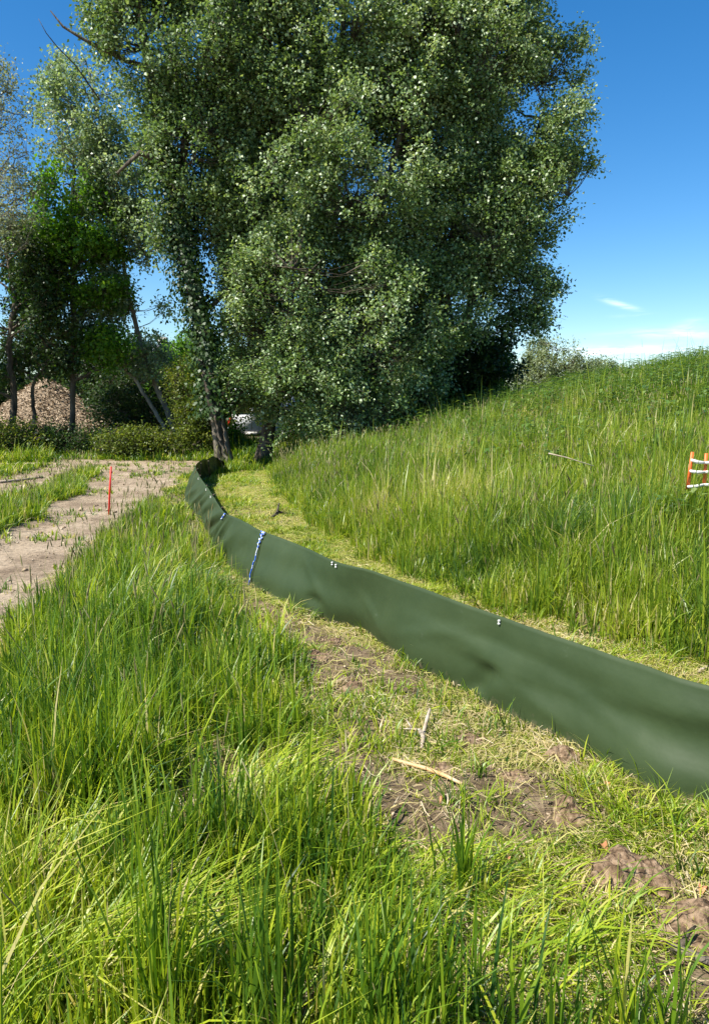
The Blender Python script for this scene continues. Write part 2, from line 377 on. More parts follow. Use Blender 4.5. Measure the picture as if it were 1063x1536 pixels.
FH = .50
pairs = [((1900, 1590), (1860, 1270)), ((1500, 1406), (1490, 1156)), ((1240, 1288), (1240, 1082)), ((1063, 1213), (1080, 1031)), ((1003, 1197), (1020, 1014)), ((952, 1175), (968, 995)), ((907, 1149), (926, 981)), ((855, 1120), (875, 964)),
         ((791, 1088), (812, 944)), ((714, 1046), (735, 918)), ((656, 1018), (677, 899)), ((618, 1003), (638, 885)), ((598, 989), (616, 878)), ((534, 947), (551, 855)), ((496, 937), (514, 845)),
         ((440, 915), (462, 821)), ((410, 901), (432, 809)), ((377, 882), (399, 798)), ((352, 858), (372, 786)), ((330, 836), (352, 775)), ((314, 808), (336, 767)), ((302, 786), (321, 747)), ((289, 767), (312, 731)), ((277, 750), (300, 716)),
         ((278, 738), (294, 702)), ((288, 727), (296, 695)), ((302, 720), (304, 690)), ((318, 714), (312, 688, .47)), ((330, 711), (319, 684, .47)), ((340, 708), (327, 687, .40)), ((346, 706), (336, 693, .30))]
Bw = np.array([at_z(*a, 0.0) for a, b in pairs]); Tw = np.array([at_z(b[0], b[1], b[2] if len(b) > 2 else FH) for a, b in pairs])
seg = np.concatenate([[0], np.cumsum(np.linalg.norm(np.diff(Bw[:, :2], axis=0), axis=1))])
# smooth resample with Catmull-Rom style (cubic) interpolation
def cr(P, s, q):
    k = np.clip(np.searchsorted(s, q, 'right') - 1, 0, len(s) - 2)
    m = np.gradient(P, s, axis=0)
    h = (s[k + 1] - s[k]); t = ((q - s[k]) / h)[:, None]; h = h[:, None]
    return (2 * t**3 - 3 * t**2 + 1) * P[k] + (t**3 - 2 * t**2 + t) * h * m[k] + (-2 * t**3 + 3 * t**2) * P[k + 1] + (t**3 - t**2) * h * m[k + 1]
def u_of_px(px):   # arclength for the bottom edge at an image column
    xs = np.array([a[0] for a, b in pairs])[:24][::-1]; return float(np.interp(px, xs, seg[:24][::-1]))
def fence_surface(u0, u1, off=0.0):
    nu = max(8, int((u1 - u0) / .035)); nv = 22
    u = np.linspace(u0, u1, nu); v = np.linspace(0, 1, nv)
    B = cr(Bw, seg, u); T = cr(Tw, seg, u)
    B[:, 2] = height(B[:, 0], B[:, 1]) - .015
    tang = np.gradient(B[:, :2], axis=0); tang /= np.linalg.norm(tang, axis=1, keepdims=True)
    nrm = np.stack([-tang[:, 1], tang[:, 0], 0 * tang[:, 0]], -1)            # candidate normal
    # points towards the track side
    if nrm[len(nrm) // 2, 0] > 0: nrm = -nrm
    U, Vv = np.meshgrid(u, v, indexing='ij')
    P = B[:, None, :] * (1 - Vv[..., None]) + T[:, None, :] * Vv[..., None]
    far = sstep(u_of_px(420), u_of_px(300), U) if False else sstep(u_of_px(520), u_of_px(330), U)
    env = np.sin(np.pi * Vv)
    bulge = .020 * env + .012 * np.sin(2 * np.pi * (Vv * 1.05 + .1 + .10 * np.sin(U * 1.1))) * (1 - far)
    bulge += (fbm(U * 1.1, Vv * 1.4 + U * .2, 71, 2) - .5) * .026 * env
    bulge += (1 - far) * .009 * np.cos(4 * np.pi * (Vv - .30 + .05 * np.sin(U * .9 + 1))) * (.6 + .5 * np.sin(U * 1.3)) * np.minimum(1, env * 3)
    for uc, vc, sl, am, wd in ((u_of_px(900), .45, .5, .010, .5), (u_of_px(640), .55, -.9, .012, .35), (u_of_px(560), .35, 1.2, .010, .3), (u_of_px(820), .25, .8, .011, .35), (u_of_px(980), .7, -.4, .009, .6), (u_of_px(460), .6, 1.6, .010, .25)):
        ln_ = (Vv - vc) * FH - sl * .35 * (U - uc); bulge += am * np.maximum(0, 1 - np.abs(ln_) / .05) * np.exp(-((U - uc) / wd) ** 2) * env
    # diagonal puckers towards the bend
    bulge += far * env * .014 * np.sin(U * 7.5 + Vv * 3.2 + 2 * fbm(U * .8, Vv, 77))
    bulge += (.12 + .88 * far) * env * .075 * (np.abs(((U * 1.35 + Vv * .9 + .25 * np.sin(U * 2.3)) % 1) - .5) - .25)
    # dent in the middle run
    ud = u_of_px(722)
    cr_ = U - ud + .28 * (Vv - .25)
    bulge += -.045 * np.exp(-(cr_ / .085) ** 2) * sstep(.5, .32, Vv) * sstep(-.02, .2, Vv) + .028 * np.exp(-((cr_ + .13) / .11) ** 2) * sstep(.55, .3, Vv) + .03 * np.exp(-((U - ud + .1) / .4) ** 2 - ((Vv - .52) / .08) ** 2)
    bulge += .02 * np.exp(-((U - ud) / .5) ** 2) * np.exp(-((Vv - .62) / .06) ** 2)
    ud = u_of_px(470)
    bulge += -.04 * np.exp(-((U - ud) / .12) ** 2 - ((Vv - .28) / .10) ** 2)
    P = P + nrm[:, None, :] * (bulge + off)[..., None]
    P[..., 2] += .008 * np.sin(U * 2.1) * Vv + .012 * (fbm(U * 3, 0 * U, 9) - .5) * Vv
    Q = P - nrm[:, None, :] * .0025
    b = MB()
    i = np.arange(nu - 1)[:, None] * nv + np.arange(nv - 1)[None, :]
    q = np.stack([i, i + nv, i + nv + 1, i + 1], -1).reshape(-1, 4)
    n0 = nu * nv
    Vt = np.concatenate([P.reshape(-1, 3), Q.reshape(-1, 3)])
    q2 = q[:, ::-1] + n0
    e1 = np.arange(nu - 1) * nv; top = np.stack([e1 + nv - 1, e1 + 2 * nv - 1, e1 + 2 * nv - 1 + n0, e1 + nv - 1 + n0], -1)
    e2 = np.arange(nv - 1); s0 = np.stack([e2, e2 + 1, e2 + 1 + n0, e2 + n0], -1); s1 = s0[:, ::-1] + (nu - 1) * nv
    b.add(Vt, np.concatenate([q, q2, top, s0, s1])); b.r[-1][:] = np.concatenate([Vv.ravel(), Vv.ravel()])
    return b, P, u, nrm
fbase = cr(Bw, seg, np.array([u_of_px(735)]))[0]
fence = empty("barrier_fence", (0, 0, 0))
tag(fence, "long low dark green tarpaulin fence curving through the grass beside the track", "fence")
uA = u_of_px(376); uB = u_of_px(318)
runs = [(0.0, uA + .05, 0.0), (uA - .03, uB + .06, .006), (uB - .03, seg[-1], 0.001)]
for k, (a, c, off) in enumerate(runs):
    b, P, uu, nrm = fence_surface(a, c, off)
    o = b.build("fence_panel", M['tarp'], fence, smooth=True)
# blue and white cord lacing two overlaps
def cordmat():
    m, n, l = newmat("blue_white_cord")
    geo = n.new("ShaderNodeTexCoord"); wv = n.new("ShaderNodeTexNoise"); wv.inputs['Scale'].default_value = 45; l.new(geo.outputs['Object'], wv.inputs['Vector'])
    rp = ramp(n, [(.40, (.03, .10, .55)), (.52, (.05, .16, .62)), (.56, (.75, .78, .82))]); l.new(wv.outputs[0], rp.inputs[0])
    p = n.new("ShaderNodeBsdfPrincipled"); p.inputs['Roughness'].default_value = .5; l.new(rp.outputs[0], p.inputs['Base Color'])
    o = n.new("ShaderNodeOutputMaterial"); l.new(p.outputs[0], o.inputs[0]); return m
M['cord'] = cordmat()
def on_fence(u, v, off=.0):
    b, P, uu, nrm = fence_surface(max(0, u - .3), u + .3, 0)
    i = np.argmin(abs(uu - u)); j = v * (P.shape[1] - 1); j0 = int(j); j1 = min(j0 + 1, P.shape[1] - 1); f = j - j0
    return P[i, j0] * (1 - f) + P[i, j1] * f + nrm[i] * off, nrm[i]
b = MB()
vv = np.linspace(.03, 1.0, 15)
pts = [on_fence(uA + .012 * math.sin(k * 2.4), v, .016)[0] for k, v in enumerate(vv)]
b.tube(pts, .0050, 6)
for k in range(9):
    v = .70 + .3 * k / 8; s = (-1) ** k
    p0 = on_fence(uA + s * .07 * (v - .62) * 2, v, .015)[0]; p1 = on_fence(uA - s * .07 * (v - .55) * 2, min(1.0, v + .06), .017)[0]
    b.tube([p0, (p0 + p1) / 2, p1], .0048, 6)
tag(b.build("tie_cord", M['cord'], fence, smooth=True), "blue and white cord lacing the overlap from top to hem")
b = MB()
for k in range(5):
    v = .84 + .15 * k / 4; s = (-1) ** k
    p0 = on_fence(uB + s * .05, v, .016)[0]; p1 = on_fence(uB - s * .05, min(1, v + .04), .019)[0]
    b.tube([p0, (p0 + p1) / 2, p1], .008, 6)
tag(b.build("tie_cord", M['cord'], fence, smooth=True), "short blue and white cord tie at the top edge")
topxs = [(754, .955), (508, .955), (503, .97), (319, .95), (312, .95), (300, .95)]
for (px, v) in topxs:
    u = float(np.interp(px, np.array([b_[0] for a_, b_ in pairs])[:25][::-1], seg[:25][::-1]))
    c, nn = on_fence(u, v, .008)
    b = MB()
    for dz in (0, -.016):
        cc = c + np.array([0, 0, dz])
        b.tube([cc - nn * .004, cc + nn * .006, cc + nn * .010], [.007, .007, .002], 8)
    b.build("rivet", M['whitep'], fence, smooth=True)
# wooden pegs that hold the sheet up, on its far side
for u in np.arange(.4, seg[-1] - .3, 1.25):
    p, nn = on_fence(u, .95, 0); q0 = p - nn * .05; b_ = on_fence(u, .05, 0)[0] - nn * .06
    b = MB(); b.tube([[b_[0], b_[1], b_[2] - .1], q0 - np.array([0, 0, .01])], [.014, .014], 6); b.build("peg", M['bark'], fence)

# ------------------------------------------------------------------ grass
CL = [(940, 1312, .21, .15, .075, "largest crumbly brown soil clod near the lower right"), (1048, 1385, .20, .16, .06, "soil clod cut by the right edge below the largest clod"), (846, 1130, .10, .07, .05, "dark soil clod pressed against the fence hem"),
      (530, 1030, .12, .10, .05, "dark tufted soil clod below the middle of the fence"), (470, 982, .12, .10, .04, "flat brown soil clod nearest the blue-corded panel"), (860, 1225, .10, .08, .04, "soil clod midway between the fence hem and the largest clod"),
      (700, 1108, .10, .08, .035, "low soil clod right of the forked branch"), (660, 1150, .07, .05, .035, "small soil clod above the peeled stick"), (770, 1165, .07, .05, .03, "small soil clod under the fence right of centre"),
      (500, 958, .07, .05, .03, "small soil clod close under the fence")]
CLG = [ground_px(c_[0], c_[1] + 6) for c_ in CL]
def bare(x, y):
    f = 1.0
    for c_, g_ in zip(CL, CLG): f = f * (1 - .93 * np.exp(-(((x - g_[0]) / (c_[2] * .95)) ** 2 + ((y - g_[1] + .02) / (c_[3] * .95)) ** 2) ** 2))
    return f
BX, BY = ground_px(1060, 800)[:2]; BX = at_y(1075, 700, BY)[0]
def zone_density(x, y, kind):
    d = np.hypot(x, y); tm = track_mask(x, y); v = verge(y) - x; r = rightdist(x, y)
    if kind == 'verge':       # tall grass between track and mown strip
        m = sstep(-.12, .25, v + (fbm(x * 2.2, y * 2.2, 51) - .5) * .7) * (tm < -.02)
        patch = sstep(.36, .56, fbm(x * 2.0, y * 2.0, 52))
        hole = 1.0
        for hx, hy, hr in HOLES: hole = hole * (1 - .96 * np.exp(-(((x - hx) ** 2 + (y - hy) ** 2) / hr ** 2) ** 1.5))
        return m * hole * (.07 + .93 * patch) * (x > tr_l(y) - .5)
    if kind ==  'hill':
        clear = 1 - .93 * np.exp(-((x - BX) / .85) ** 4 - ((y - BY + .75) / .8) ** 4)
        return clear * sstep(-.05, .3, r + (fbm(x * 2, y * 2, 53) - .5) * .5)
    if kind == 'mown':
        return ((mown(x, y) > -.3) & (tm < 0)) * (.10 + .9 * np.maximum(sstep(.64, .46, fbm(x * 1.7, y * 1.7, 21)), sstep(-1.7, -1.2, rightdist(x, y))))
def sample(x0, x1, y0, y1, n, dens):
    x = rng.uniform(x0, x1, n); y = rng.uniform(y0, y1, n)
    keep = rng.random(n) < dens(x, y)
    # stay in (and a little around) what the camera sees
    return x[keep], y[keep]
def inview(x, y, pad=.9):
    return (np.abs(x) < .47 * y * 1.12 + pad)
def blades(mb, x, y, h, w, bend, phi, rnd, z=None, segs=3, flat=0.0, roll=1.0):
    n = len(x)
    if n == 0: return
    if z is None: z = height(x, y) - .01
    t = np.linspace(0, 1, segs + 1)[None, :]
    h = h[:, None]; bd = bend[:, None]
    up = h * (t - .45 * np.minimum(bd, 1.6) * t ** 2.2 * .9)
    out = h * (.12 * bd * t + .75 * bd * t ** 2)
    dx = np.cos(phi)[:, None]; dy = np.sin(phi)[:, None]
    X = x[:, None] + out * dx; Y = y[:, None] + out * dy; Z = z[:, None] + up
    wa = phi + np.pi / 2 + rng.normal(0, .5 * roll, n); wx = np.cos(wa)[:, None]; wy = np.sin(wa)[:, None]
    prof = np.array([.7, 1.0, .72, .06])[None, :] if segs == 3 else (1 - t ** 2.2) * .95 + .05
    W = w[:, None] * prof * .5
    A = np.stack([X - wx * W, Y - wy * W, Z], -1); Bp = np.stack([X + wx * W, Y + wy * W, Z + W * .3], -1)
    v = np.stack([A, Bp], 2).reshape(n, -1, 3)
    k = (segs + 1) * 2
    base = (np.arange(n) * k)[:, None]
    s = np.arange(segs)[None, :] * 2
    q = np.stack([base + s, base + s + 1, base + s + 3, base + s + 2], -1).reshape(-1, 4)
    mb.add(v.reshape(-1, 3), q, None, np.repeat(rnd, k))
def tufts(mb, tx, ty, nb, hmean, wmean, spread, bendm, tint, flow=None):
    n = len(tx)
    rep = np.maximum(1, (nb * rng.uniform(.5, 1.5, n)).astype(int))
    idx = np.repeat(np.arange(n), rep); N = len(idx)
    a = rng.uniform(0, 2 * np.pi, N); rr = np.abs(rng.normal(0, 1, N)) * spread
    x = tx[idx] + np.cos(a) * rr; y = ty[idx] + np.sin(a) * rr
    lay = sstep(.60, .74, fbm(tx * 1.1, ty * 1.1, 61))[idx] * .7          # lodged patches
    fl = fbm(x * .35, y * .35, 62) * 14
    phi = np.where(rng.random(N) < .15 + lay * .5, fl + rng.normal(0, .4, N), a + rng.normal(0, .5, N))
    bend = np.abs(rng.normal(bendm, .25, N)) + lay * .9 + (rng.random(N) < .07) * .8
    hs_ = hmean[idx] * np.exp(rng.normal(0, .24, N)) * np.exp(rng.normal(0, .22, n))[idx] * (1 - .1 * lay)
    th = rng.normal(0, .17, n)[idx]
    r = np.clip(tint[idx] + th + rng.normal(0, .13, N) + (rng.random(N) < .035) * .5, 0, 1)
    d = np.hypot(x, y)
    w = wmean * np.exp(rng.normal(0, .28, N)) * (1 + d / 11)
    blades(mb, x, y, hs_, w, bend, phi, r)
    return x, y
HOLES = [ground_px(*p)[:2].tolist() + [r] for p, r in (((385, 1215), .16), ((310, 1390), .20), ((300, 1130), .16), ((120, 1480), .12), ((230, 1000), .2), ((450, 1500), .12), ((330, 960), .25), ((60, 1200), .14), ((520, 1420), .12))]
# tall verge grass
mb = MB()
def dv(x, y): return zone_density(x, y, 'verge') * inview(x, y)
for (y0, y1, n, nb, wm) in ((.75, 3.2, 7200, 15, .0060), (3.2, 6.5, 10500, 13, .0058), (6.5, 11, 10500, 9, .0055), (11, 19, 11000, 7, .0052)):
    x, y = sample(-9, 1.6, y0, y1, n * 2, dv)
    hm = (.14 + .24 * fbm(x * 1.2, y * 1.2, 81)) * (.75 + .25 * sstep(-.1, .7, verge(y) - x)) * (.6 + .4 * sstep(0, .7, -track_mask(x, y)))
    hm = hm * (1.06 - .2 * sstep(3, 9, y))
    ti = .33 + .35 * (fbm(x * .9, y * .9, 82) - .3)
    tufts(mb, x, y, nb, hm, wm, .038, .27, ti)
# bundles pushed over by wind and boots
for (px, py, ang, n_, L) in ((60, 1530, .5, 420, .62), (170, 1490, .7, 380, .6), (250, 1440, .8, 260, .5), (300, 1090, -.5, 260, .42), (380, 1230, .9, 300, .45), (420, 1180, .7, 260, .4), (330, 930, 2.4, 300, .5), (395, 960, 2.0, 260, .42),
                            (100, 1300, 1.3, 280, .5), (560, 1400, .3, 150, .3), (640, 1320, .1, 150, .26), (720, 1300, .0, 130, .22), (830, 1400, .1, 110, .22), (790, 1340, -.1, 90, .2), (20, 1150, 2.0, 260, .5), (200, 1200, .9, 260, .45), (480, 1540, 1.0, 260, .5), (780, 1470, .4, 220, .36)):
    g = ground_px(px, py); n_ = int(n_ * .26); L = L * .72; xx = g[0] + rng.normal(0, .11, n_); yy = g[1] + rng.normal(0, .07, n_)
    blades(mb, xx, yy, L * rng.uniform(.6, 1.2, n_), .0065 * np.exp(rng.normal(0, .25, n_)), np.clip(rng.normal(1.1, .35, n_), .3, 1.9), ang + rng.normal(0, .5, n_), np.clip(rng.normal(.62, .16, n_), 0, 1))
# isolated tall tufts in front
for (px, py, n_, L) in ((945, 1560, 26, .42), (1000, 1580, 22, .40), (690, 1345, 34, .42), (560, 1560, 40, .5), (740, 1560, 26, .45), (850, 1580, 20, .42), (240, 1560, 60, .62), (400, 1560, 60, .55), (650, 1560, 40, .45)):
    g = at_z(px, py); xx = g[0] + rng.normal(0, .035, n_); yy = g[1] + rng.normal(0, .03, n_)
    blades(mb, xx, yy, L * rng.uniform(.5, 1.15, n_), .0085 * np.exp(rng.normal(0, .25, n_)), np.clip(rng.normal(.22, .2, n_), 0, 1), rng.uniform(0, 6.28, n_), np.clip(rng.normal(.3, .2, n_), 0, 1))
# grass left of the track and on its crown
def dl(x, y):
    tm = track_mask(x, y); return (tm < -.03) * (x < tr_l(y) + .3) * inview(x, y, 1.5)
x, y = sample(-16, -2, 7, 22.6, 22000, dl)
hm = (.10 + .16 * fbm(x * 1.2, y * 1.2, 83)) * (1 + .9 * sstep(19, 22, y)); tufts(mb, x, y, 9, hm, .0055, .05, .4, .28 + .3 * fbm(x, y, 84))
def du(x, y): return (track_mask(x, y) < -.05) * inview(x, y, 2) * 1.0
x, y = sample(-15, 2, 20, 29, 11000, du); tufts(mb, x, y, 9, (.26 + .22 * fbm(x, y, 86)) * (.42 + .58 * sstep(22.2, 23.6, y)), .008, .09, .45, .12 + .35 * fbm(x * .7, y * .7, 87))
# sparse sprigs out on the track itself
def dt(x, y): return (track_mask(x, y) > -.1) * (sstep(.50, .62, fbm(x * 1.6, y * 1.6, 85)) * .8 + .2 * (y > 17)) * inview(x, y)
x, y = sample(-12, -1, 4, 22, 9000, dt); tufts(mb, x, y, 6, np.full(len(x), .09), .006, .04, .5, np.full(len(x), .35))
tag(mb.build("verge_grass", M['grass'], smooth=True), kind='stuff', label="tall bright green grass between the dirt track and the fence", cat="grass")

BEIGE = [ground_px(*p)[:2].tolist() + [r] for p, r in (((690, 775), .45), ((850, 640), 1.0), ((560, 790), .3), ((960, 600), .8), ((650, 730), .4))]
# meadow on the bank
mb = MB()
def dh(x, y): return zone_density(x, y, 'hill') * inview(x, y, 1.2)
for (y0, y1, n, nb, wm) in ((3.0, 6, 7000, 13, .006), (6, 10, 15000, 11, .0056), (10, 15, 19000, 9, .0056), (15, 23.5, 26000, 7, .0056)):
    x, y = sample(-3, 13.5, y0, y1, n * 2, dh)
    r = rightdist(x, y)
    hm = (.24 + .26 * fbm(x * .9, y * .9, 91)) * (.5 + .5 * sstep(0, 1.0, r)) * (1 + .12 * sstep(3, 8, r))
    ti = .40 + .60 * (fbm(x * .6, y * .9, 92) - .48) - .18 * sstep(4, 9, r) + .10 * sstep(3, 0, r)
    for bx, by, br in BEIGE: ti = ti + .36 * np.exp(-(((x - bx) / br) ** 2 + ((y - by) / (br * 1.3)) ** 2))
    tufts(mb, x, y, nb, hm, wm, .06, .26, ti)
tag(mb.build("meadow_grass", M['meadow'], smooth=True), kind='stuff', label="long meadow grass covering the bank right of the fence", cat="grass")

# short mown grass and stubble
mb = MB()
def dm(x, y): return bare(x, y) * zone_density(x, y, 'mown') * inview(x, y)
for (y0, y1, n) in ((1.2, 5, 15000), (5, 10, 13000), (10, 20, 9000)):
    x, y = sample(-4, 5, y0, y1, n * 2, dm)
    lr = sstep(.0, 1, fbm(x * 1.3, y * 1.3, 95))
    hm = .03 + .075 * sstep(.45, .75, fbm(x * 2.1, y * 2.1, 96))
    tufts(mb, x, y, 8, hm * 1.1, .0040, .04, .75, .42 + .45 * (fbm(x * 2, y * 2, 97) - .3))
def dn(x, y): return bare(x, y) * (x - verge(y) > -.1) * (rightdist(x, y) < -1.9) * sstep(.40, .60, fbm(x * 2.3, y * 2.3, 131)) * inview(x, y)
x, y = sample(-1.5, 3.2, 1.2, 5.5, 4200, dn); tufts(mb, x, y, 9, .06 + .10 * fbm(x * 2, y * 2, 132), .0048, .03, .55, np.full(len(x), .42))
# tussocks pressed against the hem of the fence
qs = np.sort(rng.uniform(.2, seg[-1] - .2, 420)); hb_ = cr(Bw, seg, qs); off_ = rng.uniform(.0, .09, 420)
x, y = hb_[:, 0] - off_, hb_[:, 1] - off_ * .5
tufts(mb, x, y, 5, rng.uniform(.03, .10, 420), .0042, .02, .5, np.full(420, .42))
tag(mb.build("mown_grass", M['grass'], smooth=True), kind='stuff', label="short mown grass either side of the green fence", cat="grass")

# cut hay lying on the strip
mb = MB()
def flat_strips(mb, x, y, L, w, rnd, zoff=.012):
    n = len(x); a = fbm(x * .8, y * .8, 98) * 9 + rng.normal(0, .9, n)
    segs = 3; t = (np.linspace(-.5, .5, segs + 1))[None, :]
    kx = rng.normal(0, .35, n)[:, None]
    X = x[:, None] + L[:, None] * (t * np.cos(a)[:, None] - kx * t ** 2 * np.sin(a)[:, None])
    Y = y[:, None] + L[:, None] * (t * np.sin(a)[:, None] + kx * t ** 2 * np.cos(a)[:, None])
    Z = height(X, Y) + zoff + np.abs(rng.normal(0, .014, (n, segs + 1)))
    wx = (-np.sin(a))[:, None] * w[:, None] * .5; wy = np.cos(a)[:, None] * w[:, None] * .5
    tl = rng.normal(0, .5, n)[:, None] * w[:, None]
    v = np.stack([np.stack([X - wx, Y - wy, Z - tl * .5], -1), np.stack([X + wx, Y + wy, Z + tl * .5], -1)], 2).reshape(n, -1, 3)
    k = (segs + 1) * 2; base = (np.arange(n) * k)[:, None]; s = np.arange(segs)[None, :] * 2
    q = np.stack([base + s, base + s + 1, base + s + 3, base + s + 2], -1).reshape(-1, 4)
    mb.add(v.reshape(-1, 3), q, None, np.repeat(rnd, k))
def dc(x, y): return bare(x, y) * (mown(x, y) > -.25) * (track_mask(x, y) < 0) * (.22 + .78 * np.maximum(sstep(.62, .46, fbm(x * 1.7, y * 1.7, 21)), sstep(-1.7, -1.2, rightdist(x, y)))) * inview(x, y)
for (y0, y1, n, ws) in ((1.2, 5, 42000, 1.0), (5, 10, 34000, 1.2), (10, 20, 24000, 1.7)):
    x, y = sample(-4, 5, y0, y1, n * 2, dc)
    r = np.clip(.26 + .24 * (y < 6) + .6 * (fbm(x * 1.4, y * 1.4, 99) - .25) + rng.normal(0, .2, len(x)), 0, 1)
    flat_strips(mb, x, y, rng.uniform(.03, .17, len(x)), ws * np.exp(rng.normal(-6.15, .4, len(x))), r)
# thin litter at the feet of the tall grass
def dvl(x, y): return (verge(y) - x > -.1) * (track_mask(x, y) < .1) * inview(x, y)
x, y = sample(-6, 1.6, .9, 9, 30000, dvl)
flat_strips(mb, x, y, rng.uniform(.05, .25, len(x)), rng.uniform(.002, .005, len(x)), np.clip(rng.normal(.65, .25, len(x)), 0, 1))
tag(mb.build("cut_grass", M['cut']), kind='stuff', label="yellowing cut grass and hay strewn over the mown strip", cat="hay")

# flowering stalks
mb = MB()
def stalks(x, y, h, thick, heads=True, rr=None):
    for i in range(len(x)):
        z = gz_arr[i]; ph = random.uniform(0, 6.28); b = random.uniform(.05, .3) * h[i]
        t = np.array([0, .4, .75, 1.0]); P = np.stack([x[i] + math.cos(ph) * b * t ** 2, y[i] + math.sin(ph) * b * t ** 2, z + h[i] * t * (1 - .08 * t)], -1)
        mb.tube(P, [thick[i], thick[i] * .8, thick[i] * .6, thick[i] * .5], 3, random.uniform(.35, .9), cap=False)
        d = P[-1] - P[-2]; d /= np.linalg.norm(d); L = random.uniform(.05, .11); w = thick[i] * random.uniform(2.0, 3.4)
        mb.tube([P[-1], P[-1] + d * L * .3, P[-1] + d * L * .75, P[-1] + d * L], [w * .4, w, w * .7, w * .1], 4, random.uniform(0, .9), cap=False)
for (fn, x0, x1, y0, y1, n, hm) in ((dv, -6, 1.6, 1.5, 6, 700, .52), (dv, -7, 0, 6, 18, 2600, .52), (dh, -2, 6, 3.5, 9, 900, .50), (dh, -2, 13, 9, 23, 3600, .54)):
    x, y = sample(x0, x1, y0, y1, n, fn)
    gz_arr = height(x, y)
    dd = np.hypot(x, y)
    stalks(x, y, hm * rng.uniform(.75, 1.3, len(x)), .0011 * (1 + dd / 7))
tag(mb.build("flowering_grass", M['seed']), kind='stuff', label="brown flowering grass stalks rising above the meadow", cat="grass")

# leafy weeds on the upper bank
mb = MB()
def add_weed(mb, x, y, z, h, leaf, n, rg, droop=.3):
    ph = rg.uniform(0, 6.28); ln = rg.uniform(0, .15)
    top = np.array([x + math.cos(ph) * ln * h, y + math.sin(ph) * ln * h, z + h])
    b0 = np.array([x, y, z]); mb.tube([b0, (b0 + top) / 2 + rg.normal(0, .01, 3), top], [.005, .004, .002], 3, .4, cap=False)
    for k in range(n):
        t = .2 + .8 * (k + rg.random()) / n; p = b0 + (top - b0) * t
        a = k * 2.4 + rg.uniform(-.4, .4); L = leaf * (1.15 - .5 * t) * rg.uniform(.7, 1.2); up = rg.uniform(-.2, .6)
        d = np.array([math.cos(a), math.sin(a), up]); s = np.array([-math.sin(a), math.cos(a), 0])
        m1 = p + d * L * .45; tip = p + d * L - np.array([0, 0, L * droop]); w = L * .2
        v = [p, m1 - s * w, m1 + s * w, tip, m1 + np.array([0, 0, -.01])]
        mb.add(v, None, [(0, 1, 4), (0, 4, 2), (1, 3, 4), (4, 3, 2)], rg.random())
def dw(x, y): return (rightdist(x, y) > 1.5) * sstep(2.0, 8, rightdist(x, y) + (fbm(x * .8, y * .8, 101) - .5) * 8) * inview(x, y)
x, y = sample(0, 13, 9, 23, 5200, dw); zz = height(x, y)
for i in range(len(x)): add_weed(mb, x[i], y[i], zz[i], rng.uniform(.55, .98), .21, 10, rng)
x, y = sample(0, 9, 6, 14, 350, dw); zz = height(x, y)
for i in range(len(x)): add_weed(mb, x[i], y[i], zz[i], rng.uniform(.25, .5), .12, 8, rng)
tag(mb.build("nettle_patch", M['weed']), kind='stuff', label="dark leafy weeds growing along the top of the bank", cat="weeds")

# ------------------------------------------------------------------ trees
def norm(a): return a / (np.linalg.norm(a, axis=-1, keepdims=True) + 1e-9)
def kites(mb, P, A, Nn, L, W, rnd):
    # P base, A axis, Nn normal-ish
    n = len(P); S = norm(np.cross(A, Nn)); U = norm(np.cross(S, A))
    L = L[:, None]; W = W[:, None]
    tip = P + A * L - U * L * .12
    mid = P + A * L * .42
    l_ = mid - S * W * .5 + U * W * .14; r_ = mid + S * W * .5 + U * W * .14
    v = np.stack([P, l_, tip, r_], 1).reshape(-1, 3)
    q = (np.arange(n) * 4)[:, None] + np.arange(4)[None, :]
    mb.add(v, q, None, np.repeat(rnd, 4))
def stem_curve(pts, rads, n=24):
    pts = np.array(pts, float); s = np.concatenate([[0], np.cumsum(np.linalg.norm(np.diff(pts, axis=0), axis=1))])
    q = np.linspace(0, s[-1], n); P = cr(pts, s, q) if len(pts) > 2 else pts[0] + (pts[1] - pts[0]) * (q / s[-1])[:, None]
    return P, np.interp(q, s, rads)
